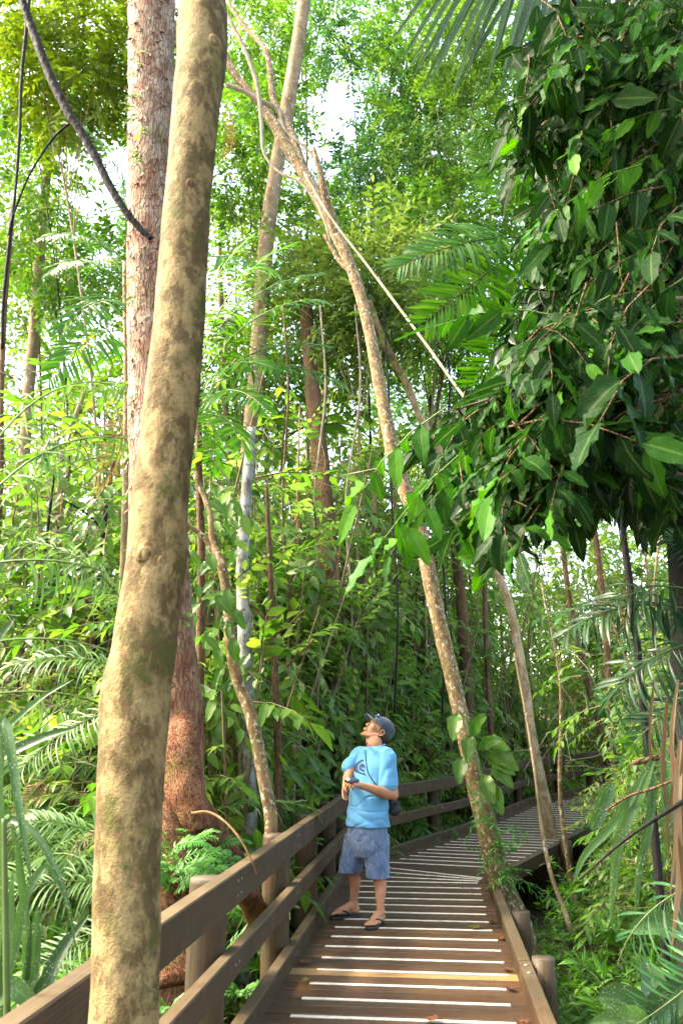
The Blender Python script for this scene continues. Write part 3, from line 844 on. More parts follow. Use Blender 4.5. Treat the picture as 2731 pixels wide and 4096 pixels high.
# moss on the root flank and loose flakes of bark
fl = []
for i in range(260):
    z = rng.uniform(.2, 8.6); ang = rng.uniform(-math.pi, .15)
    row = np.interp(-z, -np.array([P(r[0], r[1], r[3]).z for r in B]), np.arange(len(B)))
    j = int(min(len(B) - 2, row)); f = row - j
    pa, pb = P(*[B[j][k] for k in (0, 1, 3)]), P(*[B[j + 1][k] for k in (0, 1, 3)]); c = pa.lerp(pb, f)
    rad = (B[j][2] * (1 - f) + B[j + 1][2] * f) / 2 / 1898 * zc(c)
    n = Vector((math.cos(ang), math.sin(ang), 0)); w = rng.uniform(.006, .016); h = rng.uniform(.02, .07)
    base = Vector((c.x, c.y, z)) + n * (rad + .006); t = Vector((-n.y, n.x, 0))
    a = np.stack([np.array(t) * w, np.array([0, 0, -1.0]) * h + np.array(n) * rng.uniform(.0, .02), np.array(n)], -1)
    fl.append(inst(T([(-1, 0, 0), (1, 0, 0), (.8, 1, .012), (-.7, .9, .02), (-1, 0, -.006), (1, 0, -.006), (.8, 1, .004), (-.7, .9, .012)], [(0, 1, 2, 3), (4, 7, 6, 5), (0, 4, 5, 1), (1, 5, 6, 2), (2, 6, 7, 3), (3, 7, 4, 0)]), a[None], np.array([list(base)])))
tag(build('bark_flakes', join(fl), M['bark_red'], rB, smooth=False), kind='stuff')

# C: leaning lichen-spotted tree that crosses over the boardwalk
Cc = [(500, 95, 20, 11.4), (545, 180, 24, 11.2), (600, 240, 28, 11.0), (650, 322, 33, 10.8), (700, 402, 36, 10.6), (740, 475, 36, 10.4), (775, 545, 34, 10.2), (808, 620, 34, 10.1), (835, 705, 34, 10.0), (852, 780, 35, 9.9), (868, 870, 37, 9.8), (886, 960, 40, 9.7), (906, 1060, 42, 9.6), (938, 1150, 42, 9.5), (967, 1230, 44, 9.4), (987, 1330, 46, 9.3), (1010, 1440, 46, 9.25), (1032, 1530, 46, 9.2), (1055, 1630, 46, 9.15), (1074, 1720, 50, 9.1), (1092, 1800, 56, 9.05), (1112, 1880, 62, 9.0), (1132, 1960, 68, 8.95), (1158, 2050, 74, 8.9), (1190, 2130, 84, 8.85)]
Cc = [(a_, b_, w_ * .78, d_) for a_, b_, w_, d_ in Cc]
rC = thing('leaning_tree', 'slender leaning tree with white and orange lichen patches, crossing in front of the far railing', 'tree', on_ground(1200, 8.85))
build('trunk', px_tube(Cc, 120, 18, .07, 6, extra_down=(.15, 0, -1.2)), M['bark_lichen'], rC)
for rows in ([(700, 402, 26, 10.6), (660, 290, 22, 10.9), (628, 230, 16, 11.1), (612, 120, 13, 11.3), (560, 60, 11, 11.6), (520, 0, 10, 11.8)],
             [(775, 545, 24, 10.2), (752, 470, 20, 10.1), (735, 395, 15, 10.0), (720, 340, 9, 10.0)],
             [(835, 705, 20, 10.0), (820, 640, 16, 10.2), (780, 600, 12, 10.4), (745, 540, 8, 10.6)]):
    build('branch', px_tube(rows, 24, 8, .06, 6), M['bark_lichen'], rC)
lich = []
# D/E: second leaning tree and its pale lower stem
D = [(848, 690, 14, 12.4), (872, 760, 18, 12.6), (905, 830, 20, 12.8), (935, 885, 22, 13.0), (962, 955, 20, 13.2), (1000, 1020, 20, 13.4), (1042, 1095, 20, 13.6), (1092, 1200, 22, 13.8), (1135, 1300, 24, 13.8), (1168, 1385, 24, 13.8), (1188, 1480, 26, 13.8), (1205, 1580, 28, 13.7), (1220, 1690, 30, 13.6), (1238, 1780, 32, 13.6), (1256, 1868, 38, 13.6)]
D = [(a_, b_, w_ * .8, d_) for a_, b_, w_, d_ in D]
rD = thing('pale_leaning_tree', 'thin pale-barked leaning tree rising through the far boardwalk right of the lichen-spotted tree', 'tree', on_ground(1258, 13.6))
build('trunk', px_tube(D, 90, 12, .10, 5, extra_down=(.15, 0, -1.2)), M['bark_pale'], rD)
build('branch', px_tube([(905, 830, 14, 12.8), (880, 800, 12, 12.6), (845, 790, 8, 12.4), (815, 770, 6, 12.2)], 14, 6), M['bark_tan'], rD)
tv = px_tube([(1180, 1500, 5, 9.2), (1210, 1660, 6, 9.0), (1228, 1780, 7, 8.8), (1243, 1900, 9, 8.7), (1265, 2010, 10, 8.6), (1300, 2105, 11, 8.5), (1310, 2140, 10, 8.5)], 50, 8, .12, 9)
tag(build('sapling', tv, M['bark_tan'], origin=P(1310, 2140, 8.5)), 'very thin yellow-green sapling stem in front of the pale leaning tree at the boardwalk edge', 'sapling')

# other trunks
def simple_trunk(name, label, rows, m, cat='tree', rough=.08, n=60, k=12, down=True, branches=(), group=None):
    r0 = rows[-1]; b = P(r0[0], r0[1], r0[3])
    root = thing(name, label, cat, (b.x, b.y, ground_z(b.x, b.y)), group)
    build('trunk' if cat == 'tree' else 'stem', px_tube(rows, n, k, rough, 5, extra_down=(0, 0, min(b.z - .05, ground_z(b.x, b.y) - .3)) if down else None), M[m], root)
    for br in branches: build('branch', px_tube(br, 18, 6, .08, 5), M[m], root)
    return root
simple_trunk('straight_tree', 'tall straight pale trunk behind the palm fronds left of centre, whitish lower down', [(715, -900, 16, 14), (705, -400, 26, 13.7), (700, -60, 30, 13.5), (690, 60, 32, 13.3), (668, 200, 34, 13.2), (645, 330, 34, 13.1), (622, 470, 35, 13), (608, 600, 36, 13), (598, 740, 37, 13), (588, 880, 38, 13), (574, 1010, 38, 13), (563, 1150, 38, 13), (556, 1300, 38, 13)], 'bark_tan')
simple_trunk('white_barked_tree', 'white and grey blotched trunk low between the red tree and the man', [(577, 985, 20, 8.3), (572, 1060, 24, 8.2), (564, 1160, 26, 8.1), (557, 1290, 28, 8.0), (560, 1400, 32, 8.0), (564, 1520, 34, 8.0), (567, 1640, 36, 8.0), (570, 1760, 38, 8.0), (572, 1860, 38, 8.0)], 'bark_white')
simple_trunk('brown_tree', 'thick brown trunk standing directly behind and left of the man', [(702, 700, 30, 13), (715, 870, 34, 13), (735, 1050, 40, 12.8), (748, 1200, 44, 12.6), (762, 1380, 48, 12.4), (772, 1540, 50, 12.3), (782, 1700, 54, 12.2), (786, 1760, 56, 12.2)], 'bark_brown')
simple_trunk('thin_tree', 'thin straight brown sapling with side twigs above the railing left of the man', [(612, 1120, 8, 8), (618, 1250, 11, 8), (624, 1400, 14, 8), (632, 1560, 16, 8), (638, 1700, 18, 8), (640, 1860, 18, 8)], 'bark_brown', branches=([(626, 1440, 8, 8), (590, 1400, 6, 8), (560, 1380, 4, 8)], [(626, 1460, 8, 8), (660, 1440, 6, 7.9), (700, 1400, 4, 7.8)], [(630, 1550, 8, 8), (670, 1520, 6, 8.1), (720, 1470, 4, 8.1)], [(622, 1330, 8, 8), (590, 1290, 6, 8), (545, 1265, 3, 8)]))
simple_trunk('crooked_tree', 'crooked tan and cream stem bending beside the white-barked trunk', [(448, 1090, 12, 7.2), (470, 1140, 14, 7.2), (484, 1190, 14, 7.1), (492, 1250, 20, 7.1), (512, 1310, 22, 7.0), (524, 1400, 24, 7.0), (530, 1480, 26, 6.9), (545, 1560, 26, 6.9), (572, 1630, 28, 6.85), (590, 1700, 30, 6.8), (606, 1790, 30, 6.8), (622, 1880, 30, 6.8)], 'bark_lichen', branches=([(500, 1285, 14, 7.1), (470, 1235, 12, 7.1), (430, 1205, 10, 7.1), (405, 1190, 8, 7.1)],))
simple_trunk('mossy_tree', 'slim pale trunk with yellow moss at the far left below the sky gap', [(112, 290, 18, 15), (108, 400, 20, 15), (98, 520, 22, 15), (88, 640, 24, 15), (80, 760, 25, 15), (70, 860, 25, 15), (62, 970, 26, 15), (52, 1100, 26, 15), (40, 1250, 30, 15), (30, 1400, 34, 15), (24, 1500, 34, 15)], 'bark_tan')
simple_trunk('dark_sapling', 'dark straight sapling stem left of the big mottled trunk', [(262, 1060, 8, 10), (248, 1130, 11, 10), (236, 1250, 13, 10), (224, 1380, 14, 10), (216, 1480, 16, 10), (212, 1560, 16, 10)], 'bark_dark', branches=([(222, 1400, 7, 10), (180, 1370, 5, 10), (120, 1360, 3, 10)], [(240, 1220, 7, 10), (200, 1180, 5, 9.8), (150, 1150, 3, 9.6)]))
simple_trunk('dark_sapling', 'thinner dark sapling stem at the left edge of the forest, left of the straight one', [(130, 1050, 5, 11), (112, 1200, 7, 11), (98, 1320, 8, 11), (80, 1440, 9, 11), (74, 1580, 10, 11), (72, 1700, 10, 11)], 'bark_dark')
for i, (rows, lab) in enumerate([
    ([(900, 1080, 8, 15.5), (912, 1220, 10, 15.5), (922, 1340, 11, 15.5), (930, 1480, 12, 15.5), (934, 1600, 14, 15.5), (938, 1700, 14, 15.5)], 'thin orange-barked stem above the man, nearer the lichen-spotted tree of a pair'),
    ([(952, 1150, 6, 16), (958, 1300, 9, 16), (962, 1440, 10, 16), (968, 1600, 11, 16), (972, 1720, 12, 16)], 'thin orange-barked stem right behind the lichen-spotted tree'),
    ([(1045, 1250, 22, 16), (1060, 1400, 26, 16), (1070, 1550, 28, 16), (1078, 1700, 30, 16)], 'shaded mossy trunk just right of the lichen-spotted tree'),
    ([(860, 1100, 8, 14), (856, 1300, 10, 14), (862, 1500, 12, 14), (868, 1650, 12, 14)], 'thin greyish stem straight above the man'),
    ([(690, 1200, 8, 11), (682, 1380, 9, 11), (688, 1560, 10, 11), (680, 1760, 11, 11)], 'thin pole stem between the brown trunk and the twiggy sapling'),
    ([(662, 1500, 6, 9.5), (670, 1620, 8, 9.5), (676, 1740, 9, 9.5), (672, 1860, 9, 9.5)], 'wiry stem leaning beside the brown trunk just above the rail'),
    ([(475, 1560, 10, 9), (480, 1680, 12, 9), (488, 1800, 14, 9), (492, 1900, 14, 9)], 'short mottled stem just right of the red trunk'),
    ([(1290, 1250, 12, 22), (1310, 1400, 13, 22), (1345, 1560, 14, 22), (1380, 1700, 14, 22)], 'leaning brown stem beneath the large glossy leaves on the right'),
    ([(1355, 1150, 12, 12), (1375, 1300, 14, 12), (1390, 1460, 15, 12), (1400, 1640, 16, 12)], 'dark trunk in the gap beneath the large glossy leaves'),
    ([(760, 700, 14, 17), (745, 900, 16, 17), (735, 1100, 18, 17), (728, 1300, 20, 17)], 'pale distant trunk above the brown trunk'),
    ([(505, 560, 10, 16), (510, 760, 13, 16), (520, 960, 15, 16), (528, 1150, 16, 16)], 'slim distant trunk just right of the mottled trunk'),
    ([(30, 480, 10, 12), (12, 700, 12, 12), (4, 900, 12, 12), (-2, 1200, 13, 12)], 'thin brown trunk along the left edge of the picture'),
    ([(195, 900, 10, 12), (165, 980, 12, 12), (140, 1060, 14, 12), (135, 1200, 16, 12)], 'curved pale trunk behind the left palm fronds')]):
    simple_trunk('slender_tree', lab, rows, ('bark_orange', 'bark_orange', 'bark_brown', 'bark_tan', 'bark_brown', 'bark_tan', 'bark_tan', 'bark_brown', 'bark_brown', 'bark_tan', 'bark_tan', 'bark_brown', 'bark_tan')[i], k=9, group='slender stems in the understory')

def lab_stem(x, y, c, r):
    px = 784 + 1898 * x / (y * .966)
    w = next(n_ for l_, n_ in ((120, 'at the far left'), (280, 'left of the mottled trunk'), (520, 'hidden around the mottled and red trunks'), (640, 'around the white-barked trunk'), (780, 'left of the man'), (900, 'directly behind the man'), (1040, 'between the man and the lichen-spotted tree'), (1240, 'behind the far railing'), (1400, 'near the far boardwalk end'), (9999, 'at the far right')) if px < l_)
    return ('thick ' if r > .027 else 'thin ') + ('tan', 'orange-brown', 'pale tan', 'lichen-spotted', 'brown')[c] + ' bare stem ' + ('far back ' if y > 15 else '') + w
for i in range(34):
    while True:
        x_, y_ = rng.uniform(-5.5, 7.5), rng.uniform(9, 20)
        if path_side(x_, y_) > .6 and abs(x_) < .44 * y_: break
    g_ = ground_z(x_, y_); h_ = rng.uniform(3.5, 8); r_ = rng.uniform(.012, .038); ln = rng.normal(size=2) * .45
    q_ = tube([(0, 0, -.2), (ln[0] * .3 + rng.normal() * .08, ln[1] * .3, h_ * .35), (ln[0] * .6 + rng.normal() * .1, ln[1] * .6, h_ * .7), (ln[0], ln[1], h_)], [r_, r_ * .9, r_ * .7, r_ * .4], 24, 7, .08, 8)
    o_ = tag(link('bare_stem', make_mesh('bare_stem', q_, M[('bark_tan', 'bark_orange', 'bark_tan', 'bark_lichen', 'bark_brown')[i % 5]])), lab_stem(x_, y_, i % 5, r_) + (', leaning right' if ln[0] > .15 else ', leaning left' if ln[0] < -.15 else ', upright'), 'stem', 'thin bare stems in the understory')
    o_.location = (x_, y_, g_)
# lianas and hanging stems
def vine(name, label, rows, m, k=6, rough=.1, n=60, group=None, cat='vine'):
    tag(build(name, px_tube(rows, n, k, rough, 20), M[m], origin=P(rows[0][0], rows[0][1], rows[0][3])), label, cat, group)
# N: thick black stem with bristles
nrow = [(40, -40, 18, 3.0), (58, 20, 18, 3.0), (84, 92, 20, 3.0), (112, 165, 20, 3.0), (150, 245, 20, 3.0), (188, 305, 19, 3.0), (222, 365, 18, 3.0), (252, 425, 18, 3.0), (282, 475, 17, 3.0), (315, 518, 15, 3.0), (347, 548, 12, 3.0)]
nm = px_tube(nrow, 160, 10, .22, 60)
br = []
Cn = curve([P(r[0], r[1], r[3]) for r in nrow], 900)
for c in Cn:
    a = rng.random() * 6.28; d = np.array([math.cos(a), math.sin(a) * .8, math.sin(a)]); d = unit(d)
    br.append(inst(T([(-1, 0, 0), (1, 0, 0), (.3, 1, 0), (-.3, 1, 0)], [(0, 1, 2, 3)]), frames(d[None], np.array([[.3, 1, .2]]), np.array([[.0022, .021 + .006 * rng.random(), .002]])), c[None]))
tag(build('black_stem', join([nm] + br), M['bark_dark'], origin=P(58, 20, 3.0)), 'thick black bristly stem hanging down from the upper left corner', 'vine')
lian = 'thin vines and hanging stems'
vine('vine', 'long straight pale vine stretched diagonally from the leaning tree down to the right foliage', [(700, 400, 6, 9.0), (760, 500, 6, 8.7), (840, 605, 6, 8.4), (905, 692, 7, 8.0), (985, 800, 7, 7.4), (1060, 905, 7, 6.8), (1140, 1000, 7, 6.2), (1200, 1060, 7, 6)], 'stem_pale')
vine('vine', 'dark forked vine along the top left edge of the picture', [(70, -30, 9, 4), (62, 60, 9, 4), (50, 180, 8, 4), (46, 300, 8, 4), (36, 440, 7, 4), (22, 560, 8, 4), (8, 700, 8, 4), (6, 800, 7, 4)], 'bark_dark')
vine('vine', 'thin dark vine sloping from the black bristly stem down to the left edge', [(160, 284, 6, 3.1), (125, 315, 6, 3.1), (90, 365, 5, 3.1), (60, 420, 5, 3.15), (30, 500, 5, 3.2), (20, 540, 4, 3.2)], 'bark_dark')
vine('vine', 'pale looping vine wound along the top of the leaning tree', [(515, 20, 8, 10.6), (560, 110, 9, 10.5), (590, 195, 10, 10.4), (600, 280, 9, 10.3), (606, 350, 7, 10.2), (640, 395, 6, 10.1), (690, 420, 6, 10.0), (735, 480, 6, 9.9), (760, 560, 5, 9.8)], 'stem_pale')
vine('vine', 'pale vine crossing the top of the leaning tree at a shallow angle', [(522, 195, 12, 10.9), (560, 210, 12, 10.9), (600, 232, 13, 10.9), (640, 255, 12, 10.9), (655, 300, 9, 10.8), (720, 360, 6, 10.6), (735, 440, 5, 10.5)], 'stem_pale')
vine('vine', 'thin yellow vine slanting from the mottled trunk at mid height', [(448, 975, 3.5, 6), (470, 1020, 3.5, 6), (500, 1070, 3, 6), (530, 1110, 3, 6)], 'stem_pale')
vine('vine', 'brown twig poking out to the left of the leaning tree at mid height', [(908, 1085, 7, 9.6), (870, 1078, 6, 9.6), (840, 1082, 5, 9.6), (800, 1090, 4, 9.7)], 'stem_pale')
vine('vine', 'reddish vine looping over the root of the red tree', [(440, 1868, 7, 5.0), (480, 1866, 6, 5.0), (520, 1890, 5, 4.95), (560, 1940, 5, 4.9), (590, 2010, 4, 4.9)], 'bark_orange')
for i, (x0, x1, d, m) in enumerate([(735, 728, 11, 'stem_pale'), (880, 905, 12, 'bark_dark'), (815, 800, 12, 'stem_pale'), (1020, 1015, 13, 'bark_dark'), (650, 655, 10, 'bark_brown')]):
    vine('vine', 'hanging vine %s' % ('left of the upper brown trunk', 'dark and thin above the man', 'pale and thin, between the brown and leaning trees', 'dark, just right of the leaning tree', 'brown, right of the twiggy sapling')[i],
         [(x0, 700, 4, d), (x0 + 12, 900, 5, d), (x1 - 6, 1150, 5, d), (x1 + 8, 1400, 5, d), (x1, 1640, 5, d)], m, group=lian)
path_side0 = path_side
# ---------------------------------------------------------------- masses of foliage
def cloud(n, xr, yr, zr):
    return np.stack([rng.uniform(*xr, n), rng.uniform(*yr, n), rng.uniform(*zr, n)], 1)
def frustum(n, d0, d1, px0, px1, e0, e1, pw=1.0):
    """n points between distances d0..d1, picture columns px0..px1 and rows e0 (top)..e1"""
    d = d0 + (d1 - d0) * rng.random(n) ** pw
    px = rng.uniform(px0, px1, n); py = rng.uniform(e0, e1, n)
    return np.array([list(P(a, b, c)) for a, b, c in zip(px, py, d)])
def clumpy(X, sc=.35, lo=-.05, seed=0, soft=.15):
    k = np.array([noise.noise(Vector(x) * sc + Vector((seed, 0, 0))) for x in X])
    return X[(k + soft * (rng.random(len(X)) - .5)) > lo]
def above_ground(X): return X[np.array([x[2] > ground_z(x[0], x[1]) for x in X])]
# far forest that reads as one mass
def far_mass(name, n, d0, d1, px0, px1, e0, e1, sp, m, size, lo, seed, sc=.25, zc_=-.2):
    X = above_ground(clumpy(frustum(n, d0, d1, px0, px1, e0, e1), sc, lo, seed)); X = X[keep_out(X)]
    Rr = np.clip(.5 + .9 * np.array([noise.noise(Vector(x) * .3 + Vector((7, seed, 0))) for x in X]) + .25 * (rng.random(len(X)) - .5), 0, 1)
    return scatter(sp, X, rdir(len(X), zc_, .6), size=size, R=Rr), M[m]
fm = [far_mass('a', 4200, 24, 42, -150, 1750, -100, 1750, SP_FAR, 'leaf_far', 1.7, -.12, 1),
      far_mass('b', 1500, 20, 36, -150, 900, 500, 1500, SP_FAR, 'leaf_yel', 1.5, -.1, 2)]
t = join([fm[0][0], setm(fm[1][0], 1)])
tag(build('far_forest', t, [M['leaf_far'], M['leaf_yel']]), kind='stuff')
# understory thicket behind everything, also one mass
X = above_ground(clumpy(frustum(2000, 18, 27, -150, 1750, 1000, 1800), .5, -.15, 5)); 
k_ = np.array([path_side0(*x[:2]) > .3 for x in X]); X = X[k_]; t = scatter(SP_MID, X, rdir(len(X), -.2, .6), size=1.4)
tag(build('far_undergrowth', t, [M['leaf_oliv'], M['stem']]), kind='stuff')

# ---- background trees: (px of trunk, distance, clumps [(px, py, radius m, n)], leaf material, trunk material, px width, label)
def canopy_tree(px, d, clumps, m, bark, w, label, sp=SP_FAR2, size=1.0, group='trees in the forest behind', lean=0):
    b = on_ground(px, d, -.2); root = thing('forest_tree', label, 'tree', b, group)
    cs = [P(c[0], c[1], d + rng.uniform(-1, 1) * c[2] * .6) for c in clumps]
    top = max(cs, key=lambda c: c.z)
    pts = [b, Vector((b.x + lean * .3, b.y, b.z + (top.z - b.z) * .35)), Vector((b.x * .6 + top.x * .4, d, b.z + (top.z - b.z) * .7)), top]
    r0 = w / 2 / 1898 * d * .97
    tr = [tube(pts, [r0, r0 * .8, r0 * .55, r0 * .15], 30, 9, .06, 3)]
    for c in cs:
        if c is top: continue
        k = min(.9, max(.3, (c.z - b.z) / (top.z - b.z) * .75)); q = curve(pts, 21)[int(k * 20)]
        tr.append(tube([q, (np.array(q) * .45 + np.array(list(c)) * .55) + np.array([0, 0, .12 * c.z * .1]), c], [r0 * .35, r0 * .22, r0 * .06], 10, 5, .05, 3, cap=False))
    build('trunk', join(tr), M[bark], root)
    cr = []
    for c, cl in zip(cs, clumps):
        X, Y = clump_pts(c, (cl[2] * 1.15, cl[2], cl[2] * .85), cl[3]); k = keep_out(X, .9)
        X, Y = X[k], Y[k]; Y[:, 2] -= .25
        Rr = np.clip(.5 + .8 * np.array([noise.noise(Vector(x) * .9) for x in X]) + .3 * (rng.random(len(X)) - .5), 0, 1)
        if len(X): cr.append(scatter(sp, X, Y, size=size, R=Rr))
    if cr: build('crown', join(cr), [M[m], M['stem']], root)
    return root
CT_ = [
 (560, 14.5, [(560, 90, .8, 110), (620, 20, .8, 90), (640, 240, .55, 80), (560, 300, .7, 100), (530, 400, .6, 80), (700, 520, .6, 80)], 'leaf_mid', 'bark_brown', 9, 'leafy green tree at the top between the mottled trunk and the leaning tree'),
 (860, 16, [(800, 60, .9, 110), (880, 170, .8, 100), (830, 330, .8, 110), (900, 320, .8, 110), (780, 420, .6, 80), (730, 100, .5, 50)], 'leaf_teal', 'bark_dark', 9, 'fine-leaved dark tree inside the bright sky gap at the top centre'),
 (990, 15, [(960, 60, .9, 130), (1050, 150, .9, 130), (1120, 60, .8, 100), (1000, 300, .9, 130)], 'leaf_far', 'bark_tan', 9, 'light green tree at the top right of centre, left of the dark foliage'),
 (130, 14, [(60, 200, .6, 90), (140, 240, .4, 50), (40, 430, .7, 90), (110, 620, .6, 80), (230, 250, .5, 70), (240, 620, .5, 70)], 'leaf_mid', 'bark_dark', 8, 'green tree left of the sky gap behind the thin dark vines'),
 (880, 20, [(960, 250, 1.7, 150), (900, 120, 1.6, 130), (1040, 200, 1.6, 130), (860, 430, 1.4, 130), (980, 420, 1.7, 160), (1080, 330, 1.6, 140)], 'leaf_teal', 'bark_brown', 20, 'dark bluish-leaved tree against the sky, centre right'),
 (1010, 17, [(1000, 120, 1.2, 90), (1090, 60, 1.2, 80), (880, 40, 1.1, 60), (940, -20, 1.2, 60)], 'leaf_mid', 'bark_dark', 14, 'tall dark thin tree reaching the top edge right of centre'),
 (700, 18, [(590, 60, 1.3, 110), (650, 180, 1.0, 80), (700, -10, 1.2, 70), (560, 240, 1.0, 90), (640, 330, .8, 60)], 'leaf_mid', 'bark_tan', 14, 'light green tree at the top, just right of the mottled trunk'),
 (200, 12, [(150, 60, 1.0, 130), (250, 130, .9, 120), (100, 150, .9, 110), (190, 200, .8, 100), (60, 40, .8, 80), (260, 30, .9, 90)], 'leaf_yel', 'bark_tan', 10, 'yellow-green leafy tree at the top left behind the black bristly stem'),
 (60, 16, [(40, 350, 1.0, 90), (20, 500, 1.1, 100), (90, 560, .8, 60), (30, 650, 1.1, 90)], 'leaf_oliv', 'bark_brown', 10, 'olive tree along the left edge at mid height'),
 (270, 17, [(270, 230, .8, 60), (280, 380, .5, 40), (160, 600, 1.0, 70), (270, 600, .8, 70)], 'leaf_teal', 'bark_dark', 10, 'bluish foliage just left of the red trunk'),
 (820, 13, [(830, 620, .9, 130), (760, 700, .8, 120), (900, 640, .8, 120), (700, 640, .7, 90), (880, 730, .7, 100)], 'leaf_oliv', 'bark_tan', 10, 'small olive crown around the top of the leaning tree, mid picture'),
 (960, 15, [(960, 560, 1.1, 150), (1040, 650, 1.0, 140), (1090, 520, 1.1, 140), (1020, 780, .9, 120), (940, 700, .9, 110)], 'leaf_mid', 'bark_brown', 14, 'green tree behind the right-hand palm frond'),
 (760, 15, [(640, 560, .8, 70), (700, 760, .9, 100), (620, 800, .8, 80), (780, 800, .9, 110)], 'leaf_mid', 'bark_brown', 12, 'green tree behind the centre palm fronds'),
 (1130, 16, [(1150, 420, 1.3, 150), (1180, 620, 1.2, 140), (1130, 800, 1.1, 130), (1200, 250, 1.2, 110)], 'leaf_mid', 'bark_brown', 14, 'green tree partly hidden by the dark foliage on the right'),
 (530, 16, [(540, 430, .9, 80), (520, 700, .8, 70), (560, 900, .8, 90)], 'leaf_far', 'bark_tan', 12, 'pale green tree glimpsed beside the mottled trunk'),
 (1060, 19, [(1040, 900, 1.3, 170), (960, 980, 1.2, 150), (1130, 950, 1.2, 120), (1050, 1100, 1.2, 140)], 'leaf_teal', 'bark_dark', 16, 'shaded tree behind the long straight vine'),
]
for a in CT_: canopy_tree(a[0], a[1], a[2], *a[3:])

# ---- understory bushes and saplings: world-sized clumps
def bush_mesh(h, rad, n, sp, size, mats, seed, nst=4, R=None, org=None, sc=1, zlim=9.0):
    r = np.random.default_rng(seed); st = []; parts = []
    for i in range(nst):
        a = 2 * np.pi * i / nst + r.random(); ex = rad * .6 * r.random()
        tip = np.array([math.cos(a) * ex, math.sin(a) * ex, h * (.75 + .35 * r.random())])
        mid = tip * np.array([.35, .35, .5]) + (r.random(3) - .5) * .15
        st.append(setm(tube([(0, 0, -.3), mid, tip], [.018, .012, .004], 10, 4, cap=False), 1))
        m = n // nst; t = .18 + .85 * r.random(m); C = curve([(0, 0, 0), mid, tip], 40)
        base = C[np.minimum(39, (t * 39).astype(int))]
        off = unit(r.normal(size=(m, 3)) * np.array([1, 1, .45])) * (rad * .55 * (r.random(m) ** .5) * (1.15 - .5 * t))[:, None]
        X = base + off
        if org is not None:
            W = X * sc + np.array(list(org)); Yd = unit(off) * .45 * sc * size; W2 = W + Yd
            kk = np.array([(path_side(a[0], a[1]) > .12 and path_side(b_[0], b_[1]) > .0) or a[2] > zlim for a, b_ in zip(W, W2)])
            if not kk.any(): continue
            off, X, t, m = off[kk], X[kk], t[kk], int(kk.sum())
        Y = unit(off + r.normal(size=(m, 3)) * .15 + np.array([0, 0, -.05]))
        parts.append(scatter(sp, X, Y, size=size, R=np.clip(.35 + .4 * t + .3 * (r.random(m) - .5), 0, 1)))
    return make_mesh('foliage', join(parts), mats), make_mesh('stems', setm(join(st), 0), [M['stem']])
BSPEC = {
 'mid': (3.4, 1.5, 200, SP_MID, .95, [M['leaf_mid'], M['stem']], 1, 5),
 'oliv': (3.0, 1.4, 190, SP_MID, .95, [M['leaf_oliv'], M['stem']], 2, 5),
 'big': (2.6, 1.3, 110, SP_BIG, 1.0, [M['leaf_mid'], M['stem']], 3, 5),
 'lance': (2.4, 1.2, 200, SP_MIDN, .9, [M['leaf_oliv'], M['stem']], 4, 5),
 'whorl': (1.5, .9, 110, SP_WHORL, 1.0, [M['leaf_mid'], M['stem']], 5, 6),
 'lite': (3.4, 1.0, 230, SP_MID, .72, [M['leaf_lite'], M['stem']], 12, 6),
 'low': (1.7, 1.1, 150, SP_MID, .8, [M['leaf_lite'], M['stem']], 8, 6),
 'lowl': (1.5, 1.0, 150, SP_MIDN, .8, [M['leaf_lite'], M['stem']], 9, 6),
 'teal': (3.2, 1.4, 185, SP_MID, .9, [M['leaf_teal'], M['stem']], 6, 5),
}
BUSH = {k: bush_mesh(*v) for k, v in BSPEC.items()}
KIND = {'lite': 'slender pale-green leafy sapling', 'low': 'low light-green leafy plant', 'lowl': 'low plant with narrow light-green leaves', 'mid': 'bushy green sapling with small glossy leaves', 'oliv': 'olive-green bushy sapling', 'big': 'large-leaved green shrub', 'lance': 'shrub with narrow drooping leaves', 'whorl': 'low plant with rosettes of leaves', 'teal': 'dark bluish-green bushy sapling'}
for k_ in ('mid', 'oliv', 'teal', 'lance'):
    BSPEC[k_ + '_u'] = BSPEC[k_][:5] + ([M['leaf_brightened'], M['stem']],) + BSPEC[k_][6:]; BUSH[k_ + '_u'] = bush_mesh(*BSPEC[k_ + '_u'])
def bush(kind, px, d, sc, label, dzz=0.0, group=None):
    if kind in ('mid', 'oliv', 'teal', 'lance') and 560 < px < 1420 and d < 20: kind += '_u'  # central bushes take the leaf copy with light painted into its colour
    f, s = BUSH[kind]; b = on_ground(px, d)
    if not isinstance(dzz, float): b = Vector(dzz)
    else: b.z += dzz
    while path_side(b.x, b.y) < .5: b.x += .2 if px > 1200 else -.2
    b.z = ground_z(b.x, b.y)
    root = thing('shrub' if kind in ('big', 'lance', 'whorl') else 'sapling', label, 'shrub' if kind in ('big', 'lance', 'whorl') else 'sapling', b, group)
    root.scale = (sc, sc, sc)
    if sc >= 1.9 and kind != "lite":
        if kind + '_tall' not in BUSH: q_ = list(BSPEC[kind]); q_[2] = int(q_[2] * .5); BUSH[kind + '_tall'] = bush_mesh(*q_)
        f, s = BUSH[kind + '_tall']
    if path_side(b.x, b.y) < 2.6 * sc: f, s = bush_mesh(*BSPEC[kind], org=b, sc=sc)
    else: root.rotation_euler = (0, 0, rng.random() * 6.28)
    link('foliage', f, root); link('stems', s, root)
    return root
